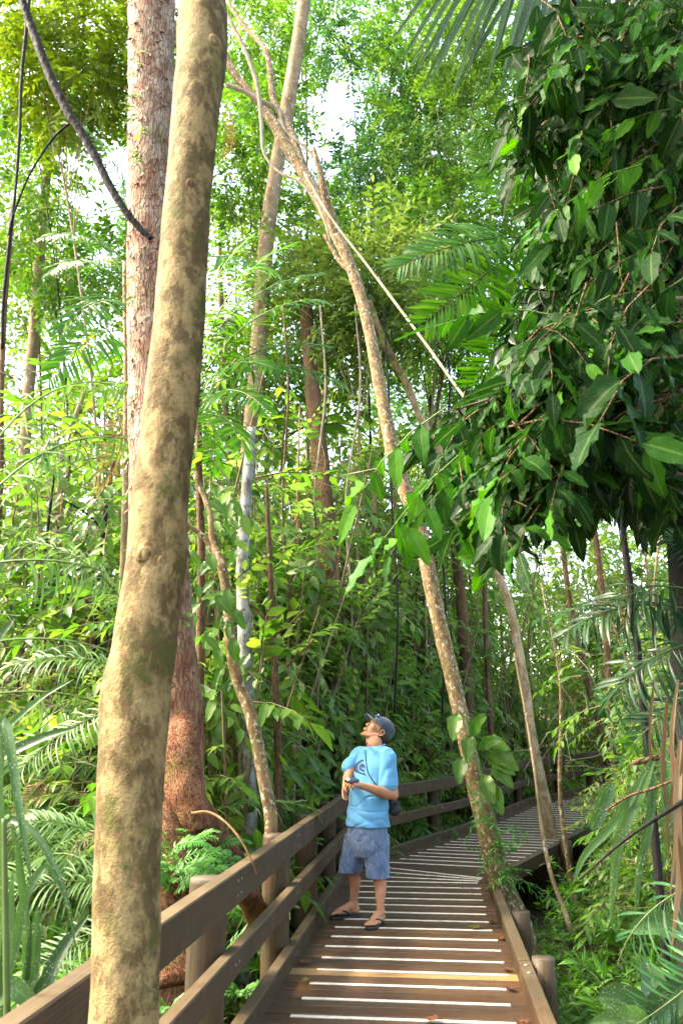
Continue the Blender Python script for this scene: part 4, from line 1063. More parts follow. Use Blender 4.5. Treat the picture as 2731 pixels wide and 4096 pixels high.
places = [
 ('mid', 1570, 7.6, .9, 'at the right edge behind the hanging leaves'), ('teal', 1600, 9.5, 1.2, 'dark, right edge behind the hanging leaves'), ('oliv', 1500, 9.2, .75, 'small, right of the thin sapling'), ('lite', 1570, 11.5, 1.2, 'pale, near the right edge, farther back'),
 ('lite', 1290, 18.5, 1.2, 'right of the far boardwalk, near its end'), ('lite', 1540, 16, 1.2, 'right of the boardwalk, in the gap under the glossy leaves'), ('lite', 1520, 13, 1.2, 'right of the boardwalk near the dark palm'), ('lite', 1380, 20, 1.6, 'behind the right-hand end of the boardwalk'), ('low', 1420, 13.2, 1.0, 'beside the outer edge of the far boardwalk'), ('lowl', 1500, 11.5, 1.0, 'on the right slope below the dark palm'),
 ('lite', 690, 12.6, 1.5, 'left of the brown trunk'), ('lite', 745, 14.2, 1.6, 'in front of the brown trunk'), ('lite', 815, 14.2, 1.5, 'straight behind the man'), ('lite', 860, 15.2, 1.7, 'above the man, between the thin stems'),
 ('lite', 915, 15.6, 1.6, 'behind the pair of orange stems'), ('lite', 965, 16.2, 1.7, 'close behind the far railing, left of the leaning tree'), ('lite', 1030, 17.2, 1.7, 'behind the leaning tree'), ('lite', 1100, 18.5, 1.9, 'right of the leaning tree, behind the railing'),
 ('lite', 1160, 20, 2.0, 'left of the pale leaning tree, behind the railing'), ('lite', 1230, 22, 2.2, 'right of the pale leaning tree, far back'), ('lite', 1320, 25, 2.4, 'above the far end of the boardwalk'), ('lite', 1400, 26, 2.5, 'right of the far boardwalk end, far back'), ('lite', 1470, 24, 2.3, 'farther right of the boardwalk end'),
 ('lite', 540, 11, 1.5, 'above the white-barked trunk'), ('lite', 480, 11.5, 1.7, 'just right of the mottled trunk'), ('lite', 640, 11.5, 1.6, 'behind the twiggy sapling, lower'),
 ('low', 610, 9.3, 1.1, 'between the crooked stem and the railing'), ('lowl', 680, 10.6, 1.2, 'left of the man, behind the third rail post'), ('low', 745, 12.0, 1.4, 'left of the man at waist height'),
 ('low', 800, 13.2, 1.5, 'behind the man, left side'), ('lowl', 850, 13.0, 1.3, 'behind the man, near his shoulder'), ('low', 900, 14.2, 1.6, 'right of the man behind the far railing'),
 ('low', 950, 14.8, 1.5, 'behind the first post of the far railing'), ('lowl', 1000, 15.2, 1.5, 'left of the lichen-spotted tree, behind the far railing'), ('low', 1060, 16.8, 1.7, 'right behind the lichen-spotted tree'),
 ('lowl', 1120, 17.4, 1.7, 'behind the middle of the far railing'), ('low', 1180, 19.4, 1.8, 'behind the far railing near its bend'), ('low', 1260, 21, 2.0, 'behind the last stretch of the far railing'),
 ('lowl', 1330, 23.8, 2.0, 'closing off the far end of the boardwalk'), ('low', 1400, 24, 2.2, 'closing off the view beyond the boardwalk'), ('low', 1480, 22, 2.0, 'right of the boardwalk, far back'), ('low', 1540, 18, 1.6, 'right of the boardwalk in the distance'),
 ('low', 830, 17.5, 2.3, 'far behind the man'), ('lowl', 930, 19, 2.4, 'far back between the man and the leaning tree'), ('low', 740, 16.5, 2.2, 'far back, left of the man'), ('lowl', 1060, 21, 2.5, 'far back behind the far railing'),
 ('low', 90, 9.0, 1.2, 'low on the left, behind the strap leaves'), ('lowl', 200, 9.6, 1.3, 'low, left of the mottled trunk'), ('low', 150, 11, 1.5, 'left side, behind the pale palms'), # kind, px, d, scale, where
 ('mid', 700, 10.5, 1.5, 'standing behind the railing left of the man'), ('oliv', 800, 12.5, 1.6, 'rising behind the man, against the brown trunk'),
 ('mid', 860, 14, 1.7, 'behind the man, right of the brown trunk'), ('lite', 930, 15, 1.7, 'between the two thin orange stems'),
 ('mid', 560, 9.5, 1.6, 'around the white-barked trunk'), ('oliv', 500, 8.4, 1.3, 'right of the red trunk at railing height'),
 ('lance', 610, 8.8, 1.2, 'beside the twiggy sapling'), ('big', 545, 7.9, 1.35, 'with big drooping leaves beside the crooked stem'),
 ('mid', 640, 12, 2.1, 'tall, behind the twiggy sapling'), ('oliv', 760, 14, 2.3, 'tall, around the brown trunk'),
 ('oliv', 980, 13, 1.5, 'just left of the lichen-spotted tree'), ('mid', 1050, 15, 1.7, 'behind the far railing near the lichen-spotted tree'),
 ('mid', 1130, 16.5, 1.6, 'behind the far railing near the pale leaning tree'), ('oliv', 1200, 19, 1.7, 'behind the far end of the far railing'),
 ('mid', 1290, 20, 1.7, 'left of the far end of the boardwalk'), ('lance', 1350, 19, 1.5, 'at the far end of the boardwalk'),
 ('oliv', 1420, 22, 2.0, 'beyond the far end of the boardwalk'), ('mid', 1500, 20, 1.8, 'right of the far end of the boardwalk'),
 ('teal', 1560, 17, 1.8, 'at the right edge beyond the boardwalk'), ('oliv', 1250, 24, 2.2, 'tall, above the far railing under the glossy leaves'),
 ('lance', 1620, 14, 1.0, 'right of the boardwalk in the middle distance'), ('mid', 1600, 12, 1.1, 'right of the boardwalk below the dark fan fronds'),
 ('big', 1540, 10.5, .8, 'on the slope right of the far boardwalk'), ('whorl', 1480, 11.5, .9, 'at the outer edge of the far boardwalk'),
 ('oliv', 200, 10.5, 1.5, 'around the dark straight sapling on the left'), ('mid', 120, 11.5, 1.8, 'at mid height on the left'),
 ('lance', 60, 9.5, 1.4, 'near the left edge'), ('teal', 260, 12, 1.9, 'just left of the mottled trunk, far back'),
 ('oliv', 20, 12.5, 2.2, 'tall, at the far left edge'), ('mid', 170, 14, 2.5, 'tall, far back on the left'),
 ('big', 150, 8.5, 1.1, 'dark, low on the left'), ('lance', 240, 8.2, 1.0, 'low, left of the mottled trunk'),
 ('mid', 430, 10, 2.0, 'tall, directly behind the mottled trunk'), ('oliv', 880, 17, 2.6, 'tall, far back at the centre'),
 ('mid', 1100, 19, 2.8, 'tall, far back right of centre'), ('lite', 1010, 17, 2.3, 'tall, far back behind the lichen-spotted tree'),
 ('mid', 560, 16, 2.8, 'tall, far back beside the straight pale trunk'), ('oliv', 700, 18, 3.0, 'tallest, far back behind the brown trunk'),
 ('teal', 1350, 27, 2.8, 'tall, far back under the glossy leaves'), ('mid', 1560, 24, 2.6, 'tall, far back at the right edge'),
 ('oliv', 90, 17, 3.0, 'tallest on the left, far back'), ('mid', 250, 19, 3.2, 'pale and far back behind the red trunk'),
]
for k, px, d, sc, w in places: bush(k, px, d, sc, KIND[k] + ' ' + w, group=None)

# ---------------------------------------------------------------- palms
def frond_px(par, P0, P1, tpl, m, up=(0, 0, 1), s=None, L=2.0, name='frond'):
    """one frond from P0 towards P1"""
    P0, P1 = Vector(P0), Vector(P1); Y = P1 - P0
    t = place(tpl, P0, list(Y.normalized()), up, s or Y.length / L)
    build(name, t, [M[m], M['stem_green']], par)
FW = frond_tpl(2.0, 30, strip_lf_wide, .72, .25, .45, .15, 3, fall=.2)
FC = [frond_tpl(2.0, 32, strip_lf_wide, .66, .45, 1.0, .2, 31 + s, fall=.5) for s in range(3)]
pal_l = thing('palm', 'slender palm with sunlit feather fronds behind the red trunk on the left', 'palm', on_ground(285, 9.0))
build('trunk', tube([on_ground(285, 9.0, -.2), P(285, 1300, 9.0), P(292, 900, 9.0), P(288, 600, 9.0)], [.05, .045, .04, .035], 20, 8, .03), M['bark_tan'], pal_l)
for (a, b, tp, up, m) in [((290, 600), (90, 560), 0, (.1, -.6, 1), 'palm'), ((292, 640), (110, 640), 1, (0, -.4, 1), 'palm'), ((292, 700), (130, 790), 2, (.2, -.5, 1), 'palm'), ((300, 560), (180, 290), 0, (.5, -.5, .5), 'palm'),
                   ((295, 620), (480, 520), 1, (-.2, -.5, 1), 'palm'), ((300, 680), (640, 640), 2, (-.1, -.4, 1), 'palm'), ((280, 760), (100, 900), 0, (.4, -.6, .7), 'palm')]:
    frond_px(pal_l, P(*a, 9.0), P(*b, 8.0), FC[tp], m, up)
pal_c = thing('palm', 'feather palm with bright arching fronds in the centre, right of the mottled trunk', 'palm', on_ground(470, 7.6))
build('trunk', tube([on_ground(470, 7.6, -.2), P(462, 1400, 7.6), P(458, 1100, 7.6), P(455, 880, 7.6)], [.045, .04, .035, .03], 20, 8, .03), M['bark_brown'], pal_c)
for (a, b, tp, up) in [((458, 900), (770, 810), 0, (0, -.5, 1)), ((458, 900), (640, 860), 1, (.1, -.7, .8)), ((458, 880), (760, 700), 2, (-.3, -.4, 1)), ((455, 860), (600, 540), 0, (-.6, -.5, .4)), ((458, 930), (620, 960), 1, (.2, -.8, .8)), ((458, 960), (560, 1060), 2, (.5, -.7, .3)), ((450, 900), (300, 800), 1, (.2, -.5, 1)), ((458, 850), (700, 560), 1, (-.4, -.5, .8)), ((458, 820), (760, 640), 0, (-.2, -.6, .8)), ((458, 900), (800, 900), 2, (.1, -.6, .9)), ((460, 940), (480, 1100), 0, (.7, -.7, .1))]:
    frond_px(pal_c, P(*a, 7.6), P(b[0], b[1], 6.6 + .6 * rng.random()), FC[tp], 'palm', up)
pl2 = thing('palm', 'pale arching feather palm whose fronds cross the left side at mid height', 'palm', on_ground(-60, 6.6))
for (a, b, up) in [((-60, 1180), (190, 1080), (0, -.4, 1)), ((-60, 1300), (300, 1410), (.1, -.4, 1)), ((-60, 1480), (240, 1570), (.1, -.5, 1)), ((-60, 1100), (150, 960), (0, -.5, 1)), ((-60, 1600), (170, 1680), (0, -.4, 1))]:
    frond_px(pl2, P(*a, 6.4), P(b[0], b[1], 6.9), FROND_DROOP[len(pl2.children) % 2], 'palm_pale', up, s=1.0)
pl3 = thing('palm', 'grey-green feather palm with fronds arching out from behind the mottled trunk to the left', 'palm', on_ground(330, 5.2))
for (a, b, up) in [((330, 1560), (150, 1600), (0, -.5, 1)), ((330, 1620), (190, 1760), (-.4, -.6, .7)), ((330, 1480), (190, 1400), (0, -.5, 1)), ((340, 2060), (130, 2120), (0, -.5, 1)), ((340, 2120), (180, 2260), (-.4, -.6, .6)), ((340, 2000), (120, 1990), (0, -.4, 1))]:
    frond_px(pl3, P(*a, 4.6), P(b[0], b[1], 4.5), FROND[len(pl3.children) % 3], 'palm_pale', up, s=.42)
for (x0, y0, x1, y1, d, up, lab) in ((330, 1900, 150, 1960, 4.8, (0, -.5, 1), 'brown dead palm frond sticking out left of the mottled trunk, low down'), (215, 1400, 150, 1560, 9.6, (1, -.3, 0), 'tan dead palm frond hanging from the dark sapling'), (265, 930, 230, 1130, 8.6, (1, -.4, 0), 'tan dead frond hanging beside the red trunk, left side'),
                             (1010, 1120, 1030, 1260, 11, (1, -.4, 0), 'dry frond caught on the leaning tree'), (730, 1000, 700, 1180, 11.5, (1, -.3, 0), 'dry frond hanging on the brown trunk'), (120, 1780, 20, 1900, 5.2, (.3, -.6, .8), 'dry frond low at the left edge behind the strap leaves'), (1440, 1300, 1400, 1480, 9, (1, -.3, 0), 'dry frond hanging in the gap on the right')):
    df = thing('dead_frond', lab, 'palm frond', P(x0, y0, d)); a_, b_ = P(x0, y0, d), P(x1, y1, d - .2)
    build('leaf', place(FROND_DROOP[0], a_, list((b_ - a_).normalized()), up, (b_ - a_).length / 1.8), [M['dead'], M['stem']], df)
dd = thing('dead_frond', 'dry tan palm frond hanging beside the mottled trunk near the top', 'palm frond', P(512, 230, 8.0))
build('leaf', place(FROND_DROOP[0], P(512, 240, 8.0), list((P(530, 400, 8.0) - P(512, 240, 8.0)).normalized()), (1, -.3, 0), .38), [M['dead'], M['stem']], dd)
pal_r = thing('palm', 'feather palm whose broad frond fans out left of the dark foliage on the right', 'palm', on_ground(1480, 6.6))
build('trunk', tube([on_ground(1480, 6.6, -.2), P(1440, 1300, 6.5), P(1340, 900, 6.4), P(1215, 540, 6.2)], [.034, .03, .028, .022], 20, 8, .03), M['bark_dark'], pal_r)
for (a, b, up) in [((1215, 545), (905, 640), (.25, -.9, .5)), ((1215, 560), (960, 760), (.5, -.8, .3)), ((1210, 520), (1080, 300), (-.6, -.6, .3)), ((1215, 600), (1060, 900), (.7, -.7, .1)), ((1215, 540), (1420, 400), (0, -.6, .8)), ((1215, 560), (1450, 650), (0, -.7, .8)), ((1220, 590), (1230, 880), (1, -.5, .1))]:
    frond_px(pal_r, P(*a, 6.2), P(b[0], b[1], 5.7), FW, 'palm', up)
TOPL = []
for i in range(30):
    x0 = 1040 + 10.5 * i + rng.normal() * 5; y0 = -70 + 2.2 * i; L = rng.uniform(190, 330); a = math.radians(128 - 1.1 * i + rng.normal() * 5)
    x1, y1 = x0 + L * math.cos(a), y0 + L * math.sin(a); d0 = 3.9 + .01 * i
    TOPL.append(([P(x0, y0, d0), P(x0 * .6 + x1 * .4, y0 * .6 + y1 * .4 - 8, d0 - .05), P(x1, y1, d0 - .15)], .034))
TOPL_FN = TOPL
# tangle of fine dry twigs through the understory, far too many to count
tw = []
for i in range(900):
    d = rng.uniform(6.5, 18); p = P(rng.uniform(-60, 1620), rng.uniform(850, 1780), d)
    if p.z < ground_z(p.x, p.y) or path_side(p.x, p.y) < .25: continue
    L_ = rng.uniform(.3, 1.1); a = rng.random() * 6.28; e = rng.normal() * .7; v = np.array([math.cos(a) * math.cos(e), math.sin(a) * .4, math.sin(e)]) * L_
    q = np.array(list(p)); tw.append(tube([q, q + v * .5 + rng.normal(size=3) * L_ * .08, q + v + rng.normal(size=3) * L_ * .12], [.0045, .0015], 6, 3, cap=False))
tag(build('twig_tangle', join(tw), M['stem_pale']), kind='stuff')
# small feather palms and ferns in world scale
FR3 = FROND; FD = FROND_DROOP; FF = FROND_FINE
fpal = [('palm_pale', 60, 8.8, 1.6, .8, 'pale feather palm with drooping fronds at the left edge, mid height'), ('palm_pale', 20, 7.2, .9, .75, 'pale feather palm low at the left edge'),
        ('palm_pale', 255, 7.4, .9, .8, 'grey-green palm left of the swollen part of the mottled trunk'), ('palm', 150, 6.6, .3, .75, 'feather palm low behind the railing on the left'),
        ('palm_pale', 215, 5.4, .0, .6, 'feather palm just left of the mottled trunk base'), ('palm', 60, 5.2, -.1, .6, 'feather palm in the lower left corner'),
        ('palm', 960, 14.5, .4, .85, 'fern-like palm right behind the man'), ('palm', 1040, 13.5, .2, .7, 'feather palm between the man and the lichen-spotted tree'),
        ('palm', 905, 13, .2, .6, 'feather palm behind the camera bag'), ('palm_pale', 770, 11.2, .3, .6, 'pale feather palm left of the man above the rail'),
        ('palm', 1130, 15.5, .3, .8, 'feather palm behind the far railing'), ('palm', 600, 10.2, 3.6, .8, 'feather palm with its crown above the white-barked trunk'),
        ('palm_pale', 130, 11.5, 4.2, .9, 'sunlit feather palm at the left below the sky gap'), ('palm', 30, 10.5, 3.2, .8, 'yellow-green palm crown at the left edge'),
        ('palm', 880, 17, 3.8, .9, 'distant palm crown above the man'), ('palm_pale', 1210, 21, 1.5, 1.0, 'distant palm beyond the far railing'),
        ('palm', 690, 9.6, -.1, .55, 'low feather palm behind the railing left of the man'), ('palm_pale', 480, 7.0, -.2, .5, 'low feather palm right of the red tree root')]
for m, px, d, h, sz, lab in fpal:
    b = on_ground(px, d)
    while path_side(b.x, b.y) < 1.15: b.x += .2 if px > 1250 else -.2
    b.z = ground_z(b.x, b.y)
    palm('palm', lab, b, max(.05, h + .3), 9 if h < 2 else 8, sz, FR3 if h > 2 else FR3 + FD, m, tr=.03, bark='bark_brown', vert=.15)

# ferns on the red root and under the railing
fern_rows = [((395, 1950), 4.9, .8), ((445, 1965), 5.0, .8), ((405, 2030), 4.8, .8), ((500, 1985), 5.2, .7), ((385, 1905), 5.0, .9), ((430, 1930), 4.95, 1.0), ((470, 2030), 4.6, .6), ((400, 1990), 4.8, 1.0), ((450, 2000), 4.8, 1.0), ((640, 2040), 6.2, .5), ((420, 2060), 4.6, .8), ((520, 2180), 4.5, .8), ((560, 2120), 4.7, .8), ((600, 1990), 6.2, .5), ((660, 2090), 5.3, .6), ((555, 2290), 4.1, .6), ((390, 2330), 3.6, .5), ((680, 1960), 6.6, .7), ((620, 2230), 4.4, .6)]
wh = ['next to the mottled trunk, on the upper left of the root', 'in the thick of the fern bank on the red root', 'beside the mottled trunk just over the top rail', 'at the right end of the fern bank on the root', 'upper left on the red root', 'upper middle on the red root', 'low on the red root behind the rail', 'beside the mottled trunk above the rail', 'in the middle of the root above the rail', 'right of the root, behind the railing', 'low against the top rail', 'seen between the top and middle rails left of a post', 'seen behind the middle rail near the root end', 'beyond the lower end of the root', 'seen between the rails near the third post', 'at the bottom beside the lower rail', 'at the bottom right of the mottled trunk', 'behind the railing near the man', 'behind the second post of the railing']
for (q, d, sz), w in zip(fern_rows, wh):
    if q[1] < 2000 and q[0] < 600: q = (q[0], q[1] + 62); sz *= .8
    
    while P(q[0], q[1], d).x > LX(d) - (.20 + .30 * sz): d += .1
    b = P(q[0], q[1], d); root = thing('fern', 'bright green fern ' + w, 'fern', b, 'ferns around the red tree root')
    for i in range(7):
        a = -2.6 + 5.2 * i / 7 + .4 * rng.random()
        y = np.array([math.sin(a), -abs(math.cos(a)) * .5, .0 + .5 * rng.random()])
        build('frond', place(FERN[i % 3], b, y, (0, -.5, 1), sz * .72 * (.8 + .4 * rng.random())), [M['fern'], M['stem_green']], root)
# strap-leaved plants: near left
def strap_plant(name, label, b, leaves, m='strap', w=.055, tplw=.06, cat='plant'):
    root = thing(name, label, cat, b)
    lt = leaf_tpl(14, 4, 1.0, .35, 0.0, .0, fat=.6)
    for pts, wd in leaves:
        C = curve(pts, 15); D = unit(np.gradient(C, axis=0)); side = unit(np.cross(D, np.array([0.1, -.9, .35])))
        V = []; UV = []; F = []
        for i in range(15):
            t = i / 14; hw = wd / 2 * min(1, .35 + t * 3) * (1 - t ** 3) ** .8 + .001
            nrm = np.cross(side[i], D[i])
            for j in range(5):
                s = j / 2 - 1; V.append(C[i] + side[i] * hw * s + nrm * abs(s) * hw * .35); UV.append((j / 4, t * 4))
        for i in range(14):
            for j in range(4): q = i * 5 + j; F.append((q, q + 1, q + 6, q + 5))
        build('leaf', T(V, F, UV, np.full(len(V), rng.random())), M[m], root)
    return root
def SPt(*a): return [P(x, y, d) for x, y, d in a]
strap_plant('palm_frond', 'palm frond with long hanging leaflets at the top edge, right of centre', P(1240, -60, 3.95), TOPL_FN, m='strap', cat='palm frond')
strap_plant('strap_leaved_plant', 'tall plant with long arching spotted strap leaves at the lower left edge', P(-30, 2300, 2.6), [
    (SPt((-30, 2250, 2.7), (-10, 1900, 2.7), (10, 1650, 2.7), (45, 1850, 2.6), (75, 2040, 2.55)), .034),
    (SPt((-20, 2300, 2.7), (-5, 2000, 2.7), (20, 1885, 2.7), (90, 1925, 2.65), (150, 2050, 2.6), (175, 2180, 2.6)), .022),
    (SPt((-10, 2350, 2.6), (5, 2100, 2.6), (0, 1860, 2.6), (-2, 1640, 2.6)), .035),
    (SPt((-40, 1760, 2.9), (40, 1720, 2.9), (110, 1690, 2.9), (175, 1672, 2.9)), .035),
    (SPt((-40, 1730, 3), (30, 1660, 3), (100, 1600, 3), (170, 1560, 3)), .02),
    (SPt((-40, 1560, 2.8), (-10, 1480, 2.8), (18, 1440, 2.8), (35, 1420, 2.8)), .03),
    (SPt((60, 2330, 2.8), (62, 2150, 2.8), (45, 1980, 2.8), (20, 1850, 2.8)), .026)])
strap_plant('strap_leaved_plant', 'clump of broad dark strap leaves in the lower left corner by the railing', P(40, 2330, 2.7), [
    (SPt((40, 2360, 2.8), (70, 2250, 2.8), (82, 2150, 2.8), (88, 2080, 2.8)), .05),
    (SPt((55, 2360, 2.8), (110, 2250, 2.8), (150, 2170, 2.85), (205, 2100, 2.9)), .045),
    (SPt((-10, 2300, 2.7), (30, 2200, 2.7), (60, 2060, 2.7), (110, 1990, 2.7), (145, 2060, 2.7)), .03),
    (SPt((-30, 2320, 2.6), (20, 2270, 2.6), (60, 2290, 2.6), (100, 2350, 2.6)), .06),
    (SPt((0, 2352, 2.6), (15, 2200, 2.6), (25, 2100, 2.6), (30, 2000, 2.6)), .03)])
vine('stalk', 'smooth upright green stem at the bottom left edge', [(10, 1880, 11, 2.5), (13, 2050, 13, 2.5), (15, 2200, 15, 2.5), (18, 2352, 17, 2.5), (20, 2420, 18, 2.5)], 'stem_green', 10, .02, cat='plant')
# ---------------------------------------------------------------- right-hand foliage
# dark vine-hung tree whose trunk stands off the right edge
rT = thing('broadleaf_tree', 'dark densely leaved tree filling the upper right corner, trunk at the right edge', 'tree', on_ground(1660, 4.6))
rows = [(1470, -80, 40, 5.3), (1500, 200, 50, 5.1), (1540, 600, 62, 4.9), (1570, 1100, 80, 4.8), (1590, 1600, 95, 4.7), (1610, 2200, 110, 4.6)]
build('trunk', px_tube(rows, 50, 16, .08, 4, extra_down=(0, 0, -1.2)), M['bark_dark'], rT)
limbs = []
for (a, b, c) in [((1520, 400), (1380, 250), (1230, 200)), ((1540, 700), (1400, 560), (1240, 500)), ((1560, 950), (1420, 820), (1260, 820)), ((1570, 1150), (1450, 1050), (1300, 1080)), ((1500, 200), (1400, 80), (1290, -20))]:
    limbs.append(tube([P(*a, 4.9), P(*b, 4.3), P(*c, 4.0)], [.04, .025, .008], 14, 6, .08, 6))
for l_ in limbs: build('branch', l_, M['bark_dark'], rT)
polyD = [(1225, -40), (1200, 130), (1190, 300), (1230, 480), (1190, 640), (1150, 780), (1040, 900), (990, 960), (1000, 1060), (1080, 1120), (1160, 1180), (1260, 1140), (1400, 1110), (1500, 1140), (1700, 1180), (1700, -40)]
X = np.concatenate([fill(polyD, 4.0, 5.6, 900), fill([(1330, -40), (1320, 1000), (1700, 1000), (1700, -40)], 5.6, 8.5, 500)])
hole = [((1330, 95), (22, 50)), ((1300, 60), (18, 30)), ((1290, 250), (14, 20)), ((1355, 210), (20, 14))]
q = proj(X); k = np.ones(len(X), bool)
for c, r in hole: k &= ((q[:, 0] - c[0]) / r[0]) ** 2 + ((q[:, 1] - c[1]) / r[1]) ** 2 > 1
X = X[k]
Y = rdir(len(X), -.6, .5); Y[:, 0] -= .5
k = in_poly(proj(X + unit(Y) * .5), np.array(polyD)); X = X[k]; Y = Y[k]
sp = [spray(lf2, 9, .6, .19, seed=s + 80, hang=.7, jitter=1.1, tk=3) for s in range(4)]
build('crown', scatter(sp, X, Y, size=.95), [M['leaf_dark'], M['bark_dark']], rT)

# unseen foliage added overhead and behind the camera to shade the right-hand leaves
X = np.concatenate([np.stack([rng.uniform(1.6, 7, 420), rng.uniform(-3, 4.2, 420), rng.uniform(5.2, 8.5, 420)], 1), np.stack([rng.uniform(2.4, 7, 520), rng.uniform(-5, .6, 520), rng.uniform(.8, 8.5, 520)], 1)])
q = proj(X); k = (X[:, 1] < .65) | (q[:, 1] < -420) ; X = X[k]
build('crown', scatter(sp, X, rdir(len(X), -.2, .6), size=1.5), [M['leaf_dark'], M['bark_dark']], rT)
# large glossy leaves nearer the camera, on boughs
def bough(label, poly, n, d0, d1, stems, m='leaf_near', size=1.0, hang=-.75, bias=None, lowR=0.0):
    root = thing('leafy_bough', label, 'bough', P(*stems[0][0]))
    for s in stems: build('branch', tube(SPt(*s), [.010, .007, .003], 24, 7, .1, 20), M['stem'], root)
    X = fill(poly, d0, d1, n * 3)
    Y = rdir(len(X), hang, .5); Y[:, 0] -= .75; Y[:, 1] -= .25
    q = proj(X); k = in_poly(proj(X + unit(Y) * .45 * size), np.array(poly)) & in_poly(proj(X + unit(Y) * .25 * size), np.array(poly))
    for c, r in hole: k &= ((q[:, 0] - c[0]) / r[0]) ** 2 + ((q[:, 1] - c[1]) / r[1]) ** 2 > 1
    X = X[k][:n]; Y = Y[k][:n]
    Z = np.tile([-.25, -.75, .75], (len(X), 1)) + rng.normal(size=(len(X), 3)) * .45
    R = rng.random(len(X))
    if lowR: R = R * .8 + .2 * (rng.random(len(X)) > .7)
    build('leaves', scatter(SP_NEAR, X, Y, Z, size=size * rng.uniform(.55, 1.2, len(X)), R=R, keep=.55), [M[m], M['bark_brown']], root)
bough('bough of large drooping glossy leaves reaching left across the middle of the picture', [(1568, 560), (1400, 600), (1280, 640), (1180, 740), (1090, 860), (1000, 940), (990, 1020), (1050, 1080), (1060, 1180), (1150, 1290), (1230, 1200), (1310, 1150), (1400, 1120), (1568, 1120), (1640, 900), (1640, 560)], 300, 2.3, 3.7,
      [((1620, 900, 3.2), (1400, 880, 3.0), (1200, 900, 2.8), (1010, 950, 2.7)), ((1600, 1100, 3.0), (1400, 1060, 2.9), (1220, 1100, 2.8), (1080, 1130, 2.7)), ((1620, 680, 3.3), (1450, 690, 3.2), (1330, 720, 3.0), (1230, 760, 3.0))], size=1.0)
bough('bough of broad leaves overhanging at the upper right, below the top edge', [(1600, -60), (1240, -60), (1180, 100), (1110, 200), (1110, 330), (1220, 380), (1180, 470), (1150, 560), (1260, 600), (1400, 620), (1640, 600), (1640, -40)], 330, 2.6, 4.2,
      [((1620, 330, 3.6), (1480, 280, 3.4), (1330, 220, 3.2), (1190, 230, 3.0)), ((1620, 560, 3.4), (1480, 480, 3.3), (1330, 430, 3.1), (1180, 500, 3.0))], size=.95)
# a few isolated sprays with light painted in: their leaf colour is set bright
def lit_twig(label, rows, R=.98):
    root = thing('leafy_twig', label, 'twig', P(*rows[0][0]))
    parts = []
    for a, b, sz in rows:
        A_, B_ = P(*a), P(*b); y = (B_ - A_)
        parts.append(inst(SP_NEAR[int(rng.integers(0, 5))], frames(np.array([list(y)]), np.array([[-.2, -.8, .7]]), np.array([sz])), np.array([list(A_)]), [R], keep=.25))
    build('leaves', join(parts), [M['leaf_near'], M['stem_green']], root)
lit_twig('twig of green leaves coloured as if lit at the left tip of the large bough', [((1060, 1050, 2.5), (930, 1120, 2.4), 1.0), ((1040, 1090, 2.5), (960, 1150, 2.4), .8), ((1020, 930, 2.6), (930, 990, 2.6), 1.0)])
lit_twig('twig of bright leaves against the dark foliage at the upper right edge', [((1560, 250, 2.6), (1470, 250, 2.6), .8), ((1480, 380, 2.6), (1320, 390, 2.5), 1.0), ((1540, 350, 2.7), (1440, 350, 2.6), .9)])
lit_twig('pale twig with long leaves across the right side at mid height', [((1568, 630, 2.5), (1420, 700, 2.4), 1.0), ((1400, 680, 2.4), (1270, 740, 2.4), 1.0), ((1300, 730, 2.5), (1180, 700, 2.5), 1.0), ((1500, 700, 2.4), (1330, 820, 2.3), 1.1)], .9)
vine('branch', 'bare tan twig crossing the right edge among the leaves', [(1330, 722, 6, 2.6), (1400, 712, 8, 2.6), (1480, 696, 9, 2.6), (1600, 680, 10, 2.6)], 'stem_pale', cat='branch')
vine('branch', 'cut brown branch poking in from the right edge above the boardwalk end', [(1452, 1752, 12, 3.0), (1500, 1742, 13, 3.0), (1568, 1728, 14, 3.0), (1640, 1715, 15, 3.0)], 'bark_brown', 8, cat='branch')
vine('branch', 'thin bent twig slanting down from the right edge below the cut branch', [(1600, 1770, 5, 2.8), (1500, 1810, 6, 2.8), (1440, 1830, 6, 2.8), (1390, 1862, 5, 2.8)], 'bark_brown', cat='branch')
vine('branch', 'dark crooked twig rising to the right edge in the lower right', [(1330, 2020, 4, 2.9), (1420, 1940, 7, 2.8), (1490, 1890, 9, 2.7), (1600, 1820, 11, 2.7)], 'bark_dark', cat='branch')

# dark palm with long fingers at the right
pd = thing('palm', 'dark green palm with long narrow drooping leaflets at the right edge', 'palm', on_ground(1640, 3.8))
build('trunk', tube([on_ground(1640, 3.8, -.3), P(1630, 1900, 3.8), P(1620, 1480, 3.8)], [.05, .045, .04], 16, 10, .05), M['bark_brown'], pd)
FL = frond_tpl(1.6, 26, strip_lf_wide, .62, .35, 1.1, .1, 21, fall=.8)
FL2 = frond_tpl(1.6, 19, strip_lf_wide, .66, .2, 1.3, .0, 22, fall=1.1)
for (a, b, u, t, s) in [((1680, 1440, 3.8), (1300, 1420, 3.6), (0, -.5, 1), 0, .9), ((1680, 1400, 3.8), (1380, 1300, 3.6), (0, -.5, 1), 1, .9), ((1680, 1480, 3.6), (1340, 1520, 3.3), (.1, -.5, 1), 1, .8), ((1680, 1560, 3.6), (1460, 1640, 3.2), (.4, -.6, .8), 1, .8), ((1680, 1380, 3.9), (1470, 1180, 3.8), (-.3, -.6, .8), 0, .8), ((1680, 1450, 3.9), (1400, 1440, 4.2), (0, -.5, 1), 0, .9)]:
    A_, B_ = P(*a), P(*b)
    frond_px(pd, A_, B_, (FL, FL2)[t], 'palm_dark', u, s=(B_ - A_).length / 1.35 * s)
pl = thing('palm', 'low palm with grey-green fronds reaching in at the lower right', 'palm', P(1680, 2150, 2.7))
